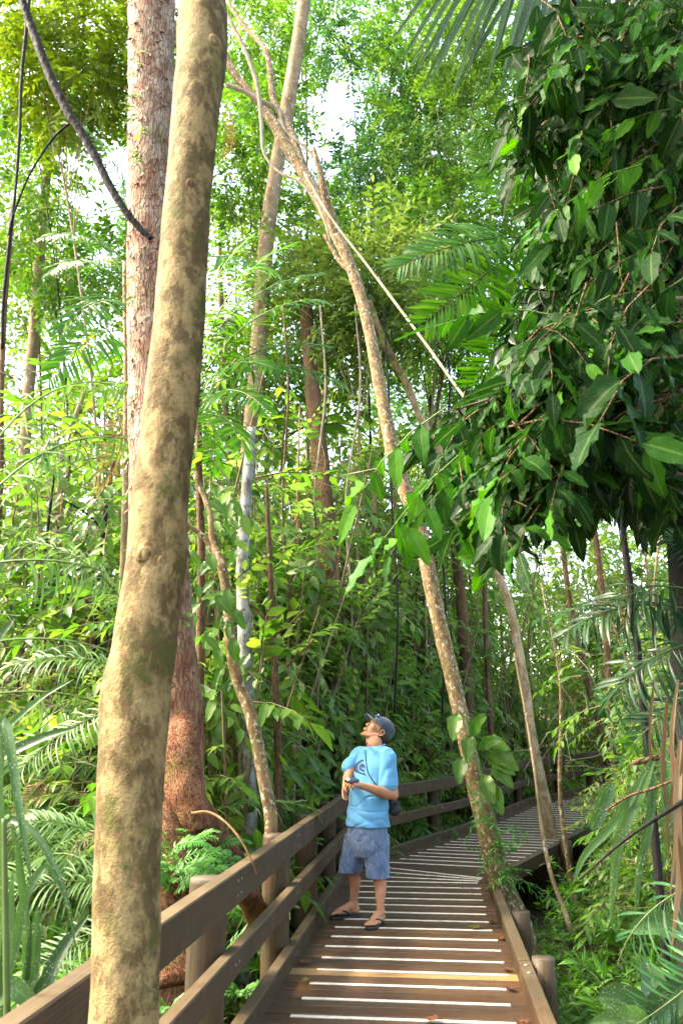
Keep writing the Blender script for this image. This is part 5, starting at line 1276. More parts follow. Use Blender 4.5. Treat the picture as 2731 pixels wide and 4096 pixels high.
for (a, b, u) in [((1700, 2010, 2.8), (1370, 2120, 2.8), (.0, -.3, 1)), ((1720, 2130, 2.6), (1500, 2352, 2.4), (.5, -.6, .5))]:
    A_, B_ = P(*a), P(*b)
    frond_px(pl, A_, B_, FL2, 'palm_dark', u, s=(B_ - A_).length / 1.5)
# hanging straps
strap_plant('hanging_leaves', 'long hanging green strap leaves at the right, over the ground cover', P(1470, 1850, 2.8), [
    (SPt((1500, 1740, 3), (1450, 1850, 2.9), (1415, 1950, 2.9), (1400, 2120, 2.9)), .045), (SPt((1500, 1760, 3), (1490, 1880, 2.9), (1465, 2000, 2.9), (1458, 2110, 2.9)), .03),
    (SPt((1520, 1700, 3), (1530, 1850, 2.9), (1525, 1990, 2.9)), .04), (SPt((1480, 1770, 2.9), (1440, 1840, 2.9), (1400, 1900, 2.9), (1340, 1965, 2.9), (1315, 2030, 2.9)), .03),
    (SPt((1400, 1800, 3.0), (1385, 1840, 3), (1366, 1890, 3), (1360, 1910, 3)), .05)])
strap_plant('hanging_leaves', 'dry brown hanging palm leaves at the lower right edge', P(1545, 1750, 2.7), [
    (SPt((1560, 1700, 2.8), (1552, 1850, 2.7), (1558, 2000, 2.7), (1540, 2190, 2.7)), .026), (SPt((1540, 1700, 2.9), (1546, 1780, 2.8), (1530, 1900, 2.8), (1536, 1990, 2.8)), .012),
    (SPt((1575, 1650, 2.8), (1562, 1900, 2.7), (1575, 2120, 2.7)), .022), (SPt((1530, 1600, 2.9), (1520, 1760, 2.9), (1528, 1880, 2.9)), .012), (SPt((1555, 1560, 2.9), (1540, 1700, 2.8), (1550, 1900, 2.8), (1535, 2080, 2.8)), .014), (SPt((1500, 1560, 3.1), (1490, 1700, 3.0), (1502, 1830, 3.0)), .010)], m='dead')
strap_plant('broad_leaved_plant', 'low plant with broad pointed leaves in the bottom right corner', P(1480, 2330, 3.4), [
    (SPt((1490, 2340, 3.4), (1420, 2300, 3.4), (1370, 2290, 3.4)), .13), (SPt((1490, 2340, 3.4), (1500, 2270, 3.5), (1480, 2200, 3.6)), .12), (SPt((1490, 2345, 3.4), (1540, 2290, 3.4), (1580, 2250, 3.4)), .12),
    (SPt((1490, 2350, 3.4), (1430, 2345, 3.3), (1350, 2352, 3.3)), .10), (SPt((1560, 2140, 3.6), (1500, 2120, 3.6), (1440, 2140, 3.6)), .10)], m='strap')
# ---- ground cover right of the boardwalk (uncountable)
def gc_pts(n, xr, yr, minoff=.35):
    out = []
    while len(out) < n:
        x, y = rng.uniform(*xr), rng.uniform(*yr)
        lim = RX(y) + .25 if y < 9.6 else 1.7 + .47 * (y - 9.8) + .35
        if x < lim + .1 * rng.random(): continue
        dens = .5 + .9 * noise.noise(Vector((x * .9, y * .9, 4)))
        if rng.random() > dens + .35: continue
        if 8.0 < y < 9.5 and lim < x < lim + 1.1 and rng.random() < .75: continue
        out.append((x, y))
    return np.array(out)
LANCE = [spray(lf2n, 8, .26, .13, seed=s + 120, hang=-.1, jitter=.8, tk=3, drp=.3, twig=.003) for s in range(4)]
q = gc_pts(7200, (1.2, 7.5), (3.2, 15))
X = np.array([[x, y, ground_z(x, y) + rng.random() ** 1.3 * .42] for x, y in q])
Y = rdir(len(X), .35, .5)
gcv = [scatter(LANCE, X, Y, size=1.0)]
q = gc_pts(900, (1.6, 9), (4, 17)); X = np.array([[x, y, ground_z(x, y) + .1 + rng.random() * .8] for x, y in q])
gcv.append(scatter(SP_WHORL, X, rdir(len(X), .6, .5), size=.8))
tag(build('ground_cover', join(gcv), [M['ground_leaf'], M['stem_green']]), kind='stuff')
# left ground cover and litter under the thicket
out = []
while len(out) < 5200:
    x, y = rng.uniform(-9, 3), rng.uniform(1.5, 16)
    if x < (LX(y) - .35 if y < 10.5 else .12 + .5 * (y - 10.5) - .5): out.append((x, y))
X = np.array([[x, y, ground_z(x, y) + rng.random() * .55] for x, y in out])
lg = join([scatter(LANCE, X[:2900], rdir(2900, .3, .5), size=1.3), scatter(SP_WHORL, X[2900:], rdir(len(X) - 2900, .5, .5), size=1.0)])
tag(build('undergrowth', lg, [M['leaf_mid'], M['stem']]), kind='stuff')
# climber leaves and epiphytes on the leaning tree
ep = thing('epiphyte', 'strappy bright green epiphyte clinging to the leaning tree at boardwalk height', 'plant', P(1125, 1900, 8.85))
X = []; Y = []
for (px, py, n) in ((1105, 1800, 5), (1118, 1880, 8), (1135, 1930, 10), (1150, 1975, 10), (1165, 1995, 6), (1185, 1890, 2)):
    for i in range(n):
        p = P(px + rng.normal() * 12, py + rng.normal() * 14, 8.82 + rng.normal() * .07); X.append(list(p)); Y.append([rng.normal(), -abs(rng.normal()) * .8, rng.normal() * .7 + .1])
build('leaves', scatter(LANCE, X, np.array(Y), size=.8), [M['fern'], M['stem_green']], ep)
ep2 = thing('climbing_plant', 'climber with large pale leaves on the leaning tree beside the far railing', 'plant', P(1085, 1760, 8.95))
lv = []
for (x, y, x2, y2) in ((1080, 1690, 1070, 1740), (1060, 1740, 1050, 1790), (1110, 1700, 1165, 1712), (1120, 1735, 1180, 1770), (1110, 1780, 1130, 1840), (1120, 1720, 1190, 1760), (1085, 1690, 1100, 1640), (1125, 1800, 1150, 1865), (1100, 1720, 1140, 1690), (1050, 1640, 1035, 1690), (1130, 1760, 1175, 1800)):
    a, b = P(x, y, 8.8), P(x2, y2, 8.55); lv.append(inst(lf4[1], frames(np.array([list(b - a)]), np.array([[-.3, -.9, .5]]), np.array([(b - a).length * 1.05])), np.array([list(a)]), [rng.uniform(.3, .8)], keep=.1))
build('leaves', join(lv), [M['leaf_mid'], M['stem']], ep2)
vine('vine', 'climbing stem pressed against the leaning tree trunk', [(1068, 1640, 6, 8.95), (1085, 1720, 7, 8.9), (1110, 1790, 7, 8.85), (1130, 1860, 7, 8.8), (1150, 1960, 7, 8.75)], 'stem_green')
# small climber leaves on the red trunk
cl = thing('climbing_plant', 'small-leaved creeper growing up the left side of the red trunk', 'plant', P(305, 900, 5.4))
X = []; Y = []
for (px, py, n) in ((315, 150, 5), (312, 250, 7), (318, 290, 6), (316, 370, 7), (306, 640, 3), (420, 1455, 5)):
    for i in range(n):
        X.append(list(P(px + rng.normal() * 8, py + rng.normal() * 22, 5.5))); Y.append([rng.normal(), -.7, rng.normal() * .5])
build('leaves', inst(lf4[1], frames(np.array(Y), np.tile([0, -.8, .6], (len(X), 1)), .07 + .05 * rng.random(len(X))), np.array(X)), [M['leaf_oliv'], M['stem']], cl)

# extra leafy twigs in the mid-ground around the crooked stem: big leaves
mg = thing('large_leaved_climber', 'climber with long glossy leaves around the crooked stem right of the mottled trunk', 'plant', P(500, 1300, 6.8))
lv = []
for i in range(60):
    x = rng.normal(505, 38); y = rng.uniform(1120, 1620); a = P(x, y, rng.uniform(6.4, 7.2)); dx = rng.normal() * .5 + .15
    v = Vector((dx, -.3, -.55 + .3 * rng.normal())); lv.append(inst(lf4[i % 4], frames(np.array([list(v)]), np.array([[-.2, -.8, .6]]), np.array([rng.uniform(.12, .24)])), np.array([list(a)]), [rng.random()], keep=.3))
build('leaves', join(lv), [M['leaf_mid'], M['stem']], mg)

# ---- fallen leaves on the boards
spots = [('yellow', 1090, 2130, .14), ('red', 1160, 2225, .12), ('orange', 1095, 2133, .13), ('brown', 1180, 2205, .10), ('red', 1115, 2090, .09), ('yellow', 705, 2252, .0), ('brown', 990, 2344, .14), ('red', 1195, 2350, .13), ('orange', 935, 1978, .16),
         ('yellow', 915, 2010, .09), ('brown', 1085, 2045, .08), ('red', 1060, 2040, .07), ('yellow', 1080, 2052, .07), ('brown', 1150, 2155, .12), ('red', 1170, 2270, .11), ('orange', 700, 2210, .10), ('brown', 1130, 2118, .13), ('yellow', 890, 1970, .10), ('brown', 735, 2105, .08)]
desc = ['long yellow-green fallen leaf near the right kerb', 'curled dark red fallen leaf beside the orange board', 'orange-brown fallen leaf right of the yellow one', 'small brown fallen leaf near the kerb above the orange board', 'dark red fallen leaf at the right, level with the flip-flops', 'round green fallen leaf at the left below the orange board', 'tan fallen leaf at the bottom centre of the boardwalk', 'reddish curled leaf at the bottom right of the boardwalk', 'large orange leaf left side of the boardwalk bend', 'yellow leaf on the bend of the boardwalk behind the man', 'brown leaf on the strips right of the man', 'small red leaf right of the man', 'small yellow leaf right of the man', 'brown leaf at the foot of the right kerb', 'red leaf by the right kerb below the orange board', 'orange leaf at the left end of the orange board', 'brown twiggy leaf litter by the right kerb', 'small yellow leaf at the foot of the far railing', 'brown fallen leaf at the left, near the back flip-flop']
for (c, px, py, s), w in zip(spots, desc):
    if s == 0: s = .09
    b = G(px, py, .012 + dz(G(px, py, 0).y))
    t = inst(lf4[int(rng.integers(0, 4))], frames(np.array([[rng.normal(), rng.normal() * .8, .12]]), np.array([[.15 * rng.normal(), .15 * rng.normal(), 1.0]]), np.array([s])), np.array([[0, 0, 0.006]]), [{'yellow': .98, 'red': .15, 'orange': .8, 'brown': .45}[c]], keep=.15)
    t['V'][:, 2] = np.abs(t['V'][:, 2]) * .8 + .002
    t['V'][:, :2] -= t['V'][:, :2].mean(0)
    tag(build('fallen_leaf', t, M['leaf_yel'] if 'green' in w or c == 'yellow' else M['rust'], None, origin=(0, 0, 0)), w, 'leaf', 'fallen leaves on the boards').location = b
# ---------------------------------------------------------------- the man
MD = 7.75
def J(sx, sy, dd=0.0): return np.array(list(S(sx, sy, MD + dd)))
Fd = unit(np.array([-.76, -.65, 0.0])); Lt = np.array([-Fd[1] * -1 * -1, Fd[0] * -1 * -1, 0.0])
Lt = unit(np.array([.65, -.76, 0.0]))                  # his left
Up = np.array([0, 0, 1.0])
def ell(c, r, ax=None, n=10, k=16):
    ax = np.eye(3) if ax is None else np.array(ax).T
    th = np.linspace(-math.pi / 2, math.pi / 2, n + 1); ph = np.linspace(0, 2 * math.pi, k + 1)
    V = [np.array([math.cos(t) * math.cos(p) * r[0], math.cos(t) * math.sin(p) * r[1], math.sin(t) * r[2]]) for t in th for p in ph]
    V = np.array(V) @ ax.T + np.asarray(c)
    i, j = np.meshgrid(np.arange(n), np.arange(k), indexing='ij'); b = (i * (k + 1) + j).ravel()
    return T(V, np.stack([b, b + 1, b + k + 2, b + k + 1], 1))
def limb(pts, rad, n=16, k=14):
    pts = [np.asarray(p, float) for p in pts]
    C = curve(pts, n); rr = np.interp(np.linspace(0, len(pts) - 1, n), np.arange(len(pts)), rad)
    d0 = unit(C[0] - C[1]); d1 = unit(C[-1] - C[-2])
    a = [C[0] + d0 * rr[0] * math.sin(t) for t in (1.45, 1.0, .5)]; b = [C[-1] + d1 * rr[-1] * math.sin(t) for t in (.5, 1.0, 1.45)]
    C2 = np.array(a + list(C) + b); r2 = [rr[0] * math.cos(t) for t in (1.45, 1.0, .5)] + list(rr) + [rr[-1] * math.cos(t) for t in (.5, 1.0, 1.45)]
    return tube(C2, r2, raw=True, k=k)
def loft(rings, k=28, n=None):
    """rings: (centre, halfwidth, halfdepth, wvec, dvec)"""
    n = n or len(rings) * 5
    A_ = np.array([np.concatenate([r[0], [r[1], r[2]], r[3], r[4]]) for r in rings])
    tt = np.linspace(0, len(rings) - 1, n)
    Q = np.stack([np.interp(tt, np.arange(len(rings)), A_[:, i]) for i in range(A_.shape[1])], 1)
    for _ in range(2): Q[1:-1] = .25 * Q[:-2] + .5 * Q[1:-1] + .25 * Q[2:]
    a = np.linspace(0, 2 * np.pi, k + 1); ca, sa = np.cos(a), np.sin(a)
    ca, sa = np.sign(ca) * abs(ca) ** .85, np.sign(sa) * abs(sa) ** .85
    V = Q[:, None, :3] + Q[:, None, 5:8] * (Q[:, None, 3:4] * ca[None, :, None]) + Q[:, None, 8:11] * (Q[:, None, 4:5] * sa[None, :, None])
    i, j = np.meshgrid(np.arange(n - 1), np.arange(k), indexing='ij'); b = (i * (k + 1) + j).ravel()
    F = np.stack([b, b + 1, b + k + 2, b + k + 1], 1); V = V.reshape(-1, 3)
    for row in (0, n - 1):
        base = len(V); V = np.concatenate([V, [Q[row, :3]]])
        for j in range(0, k, 2):
            q = row * (k + 1) + j; F = np.concatenate([F, [[q, base, q + 2, q + 1]]])
    return T(V, F)
def fuse(name, parts, m, parent, vox=.006, smooth=3, disp=None):
    import bmesh
    t = join(parts); t = dict(t); t['V'] = t['V'] - np.array(parent.location)
    me = make_mesh(name + '_raw', t, m)
    bm = bmesh.new(); bm.from_mesh(me); bmesh.ops.remove_doubles(bm, verts=bm.verts, dist=1e-5); bm.to_mesh(me); bm.free()
    o = bpy.data.objects.new(name + '_raw', me); scene.collection.objects.link(o)
    r = o.modifiers.new('r', 'REMESH'); r.mode = 'VOXEL'; r.voxel_size = vox; r.adaptivity = 0
    s = o.modifiers.new('s', 'SMOOTH'); s.factor = .5; s.iterations = smooth
    dg = bpy.context.evaluated_depsgraph_get(); dg.update()
    nm = bpy.data.meshes.new_from_object(o.evaluated_get(dg), depsgraph=dg)
    bpy.data.objects.remove(o); bpy.data.meshes.remove(me)
    nm.name = name; n = len(nm.vertices)
    if disp is not None:
        co = np.empty(n * 3, np.float32); nm.vertices.foreach_get('co', co); co = co.reshape(-1, 3).astype(float)
        no = np.array([v.normal[:] for v in nm.vertices])
        w = co + np.array(parent.location)
        co = co + no * np.array([disp(Vector(w[i])) for i in range(n)])[:, None]
        nm.vertices.foreach_set('co', co.astype(np.float32).ravel())
    nm.polygons.foreach_set('use_smooth', np.ones(len(nm.polygons), bool)); nm.update()
    nm.materials.clear(); nm.materials.append(m)
    return link(name, nm, parent)
# materials
def skin_mat():
    m, nt = mat('skin'); b = NB(nt); pos = b.n('ShaderNodeNewGeometry').outputs['Position']
    n1 = b.noise(pos, 9, 4); n2 = b.noise(pos, 300, 2)
    c = b.mix(b.gray(n1, .35, .65), (.40, .175, .095), (.50, .245, .145))
    p = b.pbsdf(c, .62, b.bump(n2, .15, .002), .22); pn = p.node
    pn.inputs['Subsurface Weight'].default_value = .06; pn.inputs['Subsurface Radius'].default_value = (.02, .008, .004); pn.inputs['Subsurface Scale'].default_value = .5
    b.out(p); return m
def cloth_mat(name, c0, c1, scale, weave=900, wear=None, bump=.35):
    m, nt = mat(name); b = NB(nt); pos = b.n('ShaderNodeNewGeometry').outputs['Position']
    n1 = b.noise(pos, scale, 4, .6, .4); n2 = b.noise(pos, weave, 2); n3 = b.noise(b.mapv(pos, (1, 1, .35)), scale * 4, 4, .65, .6)
    c = b.mix(b.gray(n1, .3, .7), c0, c1)
    if wear: c = b.mix(b.gray(n3, .5, .72, 0, .55), c, wear)
    p = b.pbsdf(c, .85, b.bump(b.math('ADD', b.math('MULTIPLY', n2, .15), b.math('MULTIPLY', n3, .8)), bump, .006), .15)
    p.node.inputs['Sheen Weight'].default_value = .25
    b.out(p); return m
M['skin'] = skin_mat()
M['shirt'] = cloth_mat('blue_cotton', (.085, .29, .52), (.115, .355, .60), 6)
M['denim'] = cloth_mat('faded_denim', (.08, .125, .23), (.14, .20, .32), 9, 700, (.28, .37, .52), .5)
M['cap'] = cloth_mat('cap_cloth', (.035, .055, .068), (.06, .085, .10), 14, 800)
M['navy'] = plain('navy_print', (.02, .035, .09), .7, .15, 20)
M['rubber'] = plain('black_rubber', (.02, .022, .026), .5, .2, 30)
M['hair'] = plain('brown_hair', (.06, .032, .016), .6, .4, 60, .4)
M['black'] = plain('black_nylon', (.010, .010, .011), .6, .3, 60, .4)
M['glass_dark'] = plain('dark_lens', (.02, .03, .09), .08, .1, 10, 0, .9)
M['blue_frame'] = plain('blue_frame', (.01, .02, .16), .25, .1, 10, 0, .6)
M['phone'] = plain('phone_body', (.03, .022, .02), .25, .2, 20, 0, .6)
M['white'] = plain('white_paint', (.7, .7, .7), .5, .05, 20, 0)
M['eye'] = plain('eye_white', (.6, .58, .55), .2, .02, 20, 0, .6)

man = thing('person', 'man in a light blue T-shirt, grey cap and denim shorts, looking up beside the railing', 'person', (J(1455, 3690)[0], MD - .05, 0))
# heel and toe positions on the deck
def Gs(sx, sy, z): return np.array(list(G(sx * 1568 / 2731, sy * 1568 / 2731, z)))
SOLE = .028
heelL, toeL = Gs(1532, 3684, SOLE), Gs(1459, 3713, SOLE)
dl = unit(toeL - heelL); dl[2] = 0; dl = unit(dl); toeL = heelL + dl * .265
heelR, toeR = Gs(1434, 3652, SOLE + .01), Gs(1330, 3664, SOLE)
dr = toeR - heelR; dr[2] = 0; dr = unit(dr); toeR = heelR + dr * .27
def foot(heel, d, ankle, mirror):
    s = np.array([-d[1], d[0], 0]) * mirror       # towards the big toe side
    up = Up; out = []
    h = lambda f, sd, z: heel + d * f + s * sd + up * z
    out.append(limb([h(.02, 0, .035), h(.04, 0, .03)], [.032, .032], 4, 12))
    out.append(limb([ankle, h(.045, 0, .085), h(.045, 0, .045)], [.036, .040, .036], 8, 12))
    out.append(limb([h(.05, 0, .07), h(.11, .004, .052), h(.165, .006, .032), h(.20, .004, .022)], [.038, .034, .030, .022], 10, 12))
    out.append(limb([h(.05, -.01, .03), h(.12, -.022, .024), h(.18, -.026, .018)], [.028, .025, .018], 8, 10))
    out.append(limb([h(.12, .018, .028), h(.19, .026, .020)], [.026, .020], 6, 10))
    for i, (sd, L0, L1, r) in enumerate([(.031, .185, .248, .0135), (.010, .19, .243, .0095), (-.007, .185, .235, .0088), (-.022, .175, .222, .0085), (-.036, .165, .205, .0085)]):
        out.append(limb([h(L0, sd, .020), h((L0 + L1) / 2, sd, .020), h(L1, sd, .011)], [r, r * 1.02, r * .95], 8, 8))
    return out
ankL = J(1508, 3636, -.05); ankR = J(1420, 3608, .10)
ankL = heelL + dl * .045 + Up * .10; ankR = heelR + dr * .045 + Up * .10
kneeL, kneeR = J(1512, 3480, -.05), J(1412, 3478, .09)
hipL, hipR = J(1505, 3330, -.06), J(1428, 3330, .08)
body = foot(heelL, dl, ankL, -1) + foot(heelR, dr, ankR, 1)
for hip, kn, an in ((hipL, kneeL, ankL), (hipR, kneeR, ankR)):
    body.append(limb([hip, hip * .5 + kn * .5, kn], [.09, .078, .058], 12))
    back = -Fd * .016
    body.append(limb([kn, kn * .8 + an * .2, kn * .62 + an * .38 + back, kn * .35 + an * .65 + back * .5, an * .9 + kn * .1, an], [.057, .053, .056, .044, .034, .033], 18))
pelv = J(1468, 3310); chest = J(1490, 3090); neckb = J(1504, 2988)
body.append(loft([(pelv - Up * .04, .16, .11, Lt, Fd), (pelv + Up * .1, .15, .10, Lt, Fd), (J(1478, 3180), .15, .10, Lt, Fd), (chest, .17, .11, Lt, Fd), (J(1500, 3010), .14, .08, Lt, Fd), (neckb, .07, .065, Lt, Fd)]))
shL, shR = J(1549, 3022, -.13), J(1441, 3018, .12)
# head frame
O = J(1519, 2931, -.02)
psi = math.radians(14); pit = math.radians(43)
hf = np.array([-math.cos(pit) * math.cos(psi), -math.cos(pit) * math.sin(psi), math.sin(pit)])
hs = unit(np.array([math.sin(psi), -math.cos(psi), 0])); hu = unit(np.cross(hf, hs))
if hu[2] < 0: hu = -hu
K = 1.10
O = O - hs * .078
def H(f, s, u): return O + (hf * f + hs * s + hu * u) * K
HA = [hs, hf, hu]
body += [ell(H(-.005, 0, .045), (.076 * K, .094 * K, .082 * K), HA, 14, 22),
         ell(H(.035, 0, -.02), (.060 * K, .062 * K, .075 * K), HA, 12, 18),
         limb([H(.01, .058, -.03), H(.04, .05, -.068), H(.082, .018, -.092)], [.018, .018, .018], 10, 10),
         limb([H(.01, -.058, -.03), H(.04, -.05, -.068), H(.082, -.018, -.092)], [.018, .018, .018], 10, 10),
         ell(H(.084, 0, -.094), (.022 * K, .017 * K, .017 * K), HA),
         ell(H(.058, 0, -.065), (.040 * K, .034 * K, .034 * K), HA),
         ell(H(.082, 0, -.050), (.028 * K, .016 * K, .022 * K), HA),
         limb([H(.086, 0, .035), H(.098, 0, .010), H(.110, 0, -.012)], [.010, .010, .0125], 8, 10),
         ell(H(.104, .011, -.018), (.009 * K, .010 * K, .008 * K), HA), ell(H(.104, -.011, -.018), (.009 * K, .010 * K, .008 * K), HA),
         limb([H(.098, .022, -.045), H(.107, 0, -.043), H(.098, -.022, -.045)], [.005, .0075, .005], 8, 8),
         limb([H(.095, .020, -.058), H(.103, 0, -.058), H(.095, -.020, -.058)], [.006, .0085, .006], 8, 8),
         limb([H(.072, .050, .038), H(.092, .022, .040), H(.094, 0, .036), H(.092, -.022, .040), H(.072, -.050, .038)], [.010, .012, .011, .012, .010], 12, 10),
         ell(H(.060, .040, -.005), (.026 * K, .028 * K, .026 * K), HA), ell(H(.060, -.040, -.005), (.026 * K, .028 * K, .026 * K), HA)]
for s in (1, -1):
    e0 = lambda f, u, o=0.0: H(f, s * (.074 + o), u)
    body.append(limb([e0(.008, -.030), e0(.010, -.002, .003), e0(.006, .024, .010), e0(-.012, .031, .016), e0(-.026, .020, .017), e0(-.026, 0, .013), e0(-.012, -.020, .008), e0(.002, -.031, .003)], [.006, .004, .0055, .006, .006, .006, .006, .008], 26, 8))
    body.append(ell(e0(-.008, 0, -.001), (.006, .018, .024), HA))
nb = J(1502, 3000, .0)
body.append(limb([nb - Up * .03, J(1500, 2975, -.01), H(.0, 0, -.055), H(.0, 0, -.02)], [.070, .064, .062, .06], 14, 16))
body.append(limb([J(1485, 2985, -.02), H(.03, .0, -.075)], [.04, .035], 6, 12))
for sh, r in ((shL, .05), (shR, .05)): body.append(limb([neckb - Up * .06, sh - Up * .02], [.05, r], 8))
elL, wrL = J(1574, 3180, -.16), J(1443, 3143, -.36)
body.append(limb([shL, shL * .45 + elL * .55, elL], [.056, .050, .044], 12))
body.append(limb([elL, elL * .75 + wrL * .25 - Up * .004, elL * .35 + wrL * .65, wrL], [.044, .047, .037, .028], 14))
elR, wrR = J(1394, 3100, .02), J(1382, 3133, -.24)
body.append(limb([shR, shR * .5 + elR * .5, elR], [.056, .050, .044], 12))
body.append(limb([elR, elR * .7 + wrR * .3, wrR], [.043, .044, .029], 12))
# hands
def hand(wr, d, pn, thumb_side, curl, spread=.18, tcurl=.6, size=1.0):
    """d: hand direction, pn: palm normal (towards which the fingers close), thumb_side: side vector"""
    d = unit(d); pn = unit(pn - d * np.dot(pn, d)); ts = unit(np.cross(d, pn)); ts = ts * (1 if np.dot(ts, thumb_side) > 0 else -1)
    out = [limb([wr, wr + d * .03], [.027, .026], 5, 10)]
    for i in range(4):
        off = (.030 - .020 * i)
        out.append(limb([wr + d * .015 + ts * off * .6, wr + d * (.088 - .004 * i) * size + ts * off], [.015, .0125], 6, 8))
    for i, L in enumerate((.072, .080, .074, .058)):
        off = (.030 - .020 * i); c = curl[i] if hasattr(curl, '__len__') else curl
        p = wr + d * (.088 - .004 * i) * size + ts * off; pts = [p]; a = c * .35; sd = spread * (.5 - i / 3)
        for q, fr in enumerate((.44, .31, .25)):
            a += c * (.5 if q else .3)
            v = unit(d * math.cos(a) + pn * math.sin(a) + ts * sd * .5); p = p + v * L * fr * size; pts.append(p)
        out.append(limb(pts, [.0098, .0092, .0084, .0072], 12, 8))
    b = wr + d * .025 + ts * .026
    t1 = b + (d * .62 + ts * .62 + pn * .30) * .042; t2 = t1 + unit(d * .9 + ts * .15 + pn * tcurl) * .032; t3 = t2 + unit(d * .8 - ts * .15 + pn * tcurl * 1.3) * .024
    out.append(limb([b, t1, t2, t3], [.016, .0125, .0105, .0085], 14, 8))
    out.append(ell(wr + d * .045 - pn * -.002, (.014, .034, .034), [pn, ts, d]))
    return out
hL = J(1410, 3130, -.42) - wrL
body += hand(wrL, unit(hL), np.array([.15, .45, -.6]), np.array([0, .1, 1.0]), (1.0, 1.15, 1.25, 1.35), .12, .5)
hR = J(1374, 3172, -.30) - wrR
body += hand(wrR, unit(np.array([hR[0], hR[1] * .3 - .02, hR[2]])), np.array([.9, -.2, .1]), np.array([.2, -1.0, .2]), (.35, .45, .6, .8), .25, .5)
fuse('body', body, M['skin'], man, .0042, 2)
# eyes, brows
for s in (1, -1):
    link('eye', make_mesh('eye', dict(ell(H(.079, s * .031, .014) - np.array(man.location), (.0125, .0115, .0115), HA, 8, 12)), M['eye']), man)
    b_ = limb([H(.088, s * .014, .031), H(.086, s * .032, .036), H(.072, s * .048, .031)], [.0035, .004, .003], 8, 6)
    build('eyebrow', b_, M['hair'], man)
# hair below the cap
fuse('hair', [ell(H(-.03, 0, .010), (.0775 * K, .080 * K, .064 * K), HA, 12, 20), ell(H(-.062, 0, -.022), (.058 * K, .034 * K, .038 * K), HA), limb([H(.016, .074, .030), H(.012, .0745, .0)], [.010, .006], 6, 8), limb([H(.016, -.074, .030), H(.012, -.0745, .0)], [.010, .006], 6, 8)], M['hair'], man, .004, 1,
     lambda p: .0025 * noise.noise(p * 160))
# cap
capo = fuse('cap', [ell(H(-.012, 0, .070), (.090 * K, .104 * K, .075 * K), HA, 14, 26), ell(H(-.045, 0, .040), (.083 * K, .072 * K, .055 * K), HA, 12, 22), ell(H(.03, 0, .072), (.076 * K, .070 * K, .052 * K), HA, 12, 22)], M['cap'], man, .005, 3, lambda p: .0012 * noise.noise(p * 40))
V = []; F = []; nu, nv = 14, 8
for side in (0, 1):
    for i in range(nu + 1):
        a = (i / nu - .5) * 2.5
        for j in range(nv + 1):
            r = j / nv
            f = .055 + .038 * math.cos(a) + r * (.082 * math.cos(a * .72) + .004); s_ = math.sin(a) * .076 * (1 + .05 * r)
            u = .058 - .020 * (s_ / .07) ** 2 - .010 * r * r + .003 * r - side * .004
            V.append(H(f, s_, u))
n1 = (nu + 1) * (nv + 1)
for i in range(nu):
    for j in range(nv):
        q = i * (nv + 1) + j; f = (q, q + 1, q + nv + 2, q + nv + 1); F.append(f); F.append(tuple(x + n1 for x in f[::-1]))
    q = i * (nv + 1) + nv; F.append((q, q + n1, q + n1 + nv + 1, q + nv + 1))
build('brim', T(np.array(V) - np.array(man.location), F), M['cap'], None).parent = capo
# shirt
rings = [(J(1503, 2984), .084, .078, Lt, Fd), (J(1500, 2995), .140, .094, Lt, Fd), (J(1497, 3018), .178, .100, Lt, Fd), (J(1491, 3060), .210, .130, Lt, Fd), (J(1486, 3110), .200, .142, Lt, Fd), (J(1477, 3170), .192, .146, Lt, Fd),
         (J(1472, 3230), .200, .148, Lt, Fd), (J(1470, 3280), .214, .152, Lt, Fd), (J(1470, 3304), .218, .154, Lt, Fd)]
def fold_shirt(p):
    q = p - Vector(J(1480, 3150)); x = q.dot(Vector(Lt)); z = q.z
    w = noise.noise(p * 5) * .9
    f = math.sin((z * 1.0 + x * .55) * 44 + w * 5) * .0042 * max(0, min(1, (.02 - z) * 5))
    f += math.sin((z * .8 - x * 1.3) * 36 + w * 5) * .0030 * max(0, min(1, (z + .05) * 8)) * (1 if abs(x) > .08 else .35)
    r = abs(noise.noise(Vector((p.x * 5 + 3, p.y * 5, p.z * 11)))); r2 = abs(noise.noise(Vector((p.x * 11, p.y * 11 + 5, p.z * 7 + p.x * 6))))
    return f * .9 - .005 * max(0, .2 - r) / .2 * (1.2 if q.z < -.05 else .3) - .001 * max(0, .16 - r2) / .16 + .004 * noise.noise(p * 5)
sleL = J(1551, 3138, -.15); sleR = J(1398, 3076, .07)
shirt = fuse('t_shirt', [loft(rings, 32), limb([shL - Lt * .06, shL + Up * .0, shL * .5 + sleL * .5, sleL], [.066, .074, .086, .090], 12, 18), tube([sleL + Up * .05, sleL, sleL - Up * .012], [.088, .094, .092], 4, 18),
                         limb([shR + Lt * .06, shR, shR * .5 + sleR * .5, sleR + Up * .02], [.066, .072, .076, .075], 12, 18)], M['shirt'], man, .005, 3, fold_shirt)
build('neckband', tube([J(1503, 2986) + (Lt * math.cos(a) * .083 + Fd * math.sin(a) * .079) + Up * (.006 - .016 * math.sin(a)) for a in np.linspace(0, 6.283, 24)], [.0065], 40, 8, cap=False), M['shirt'], man)
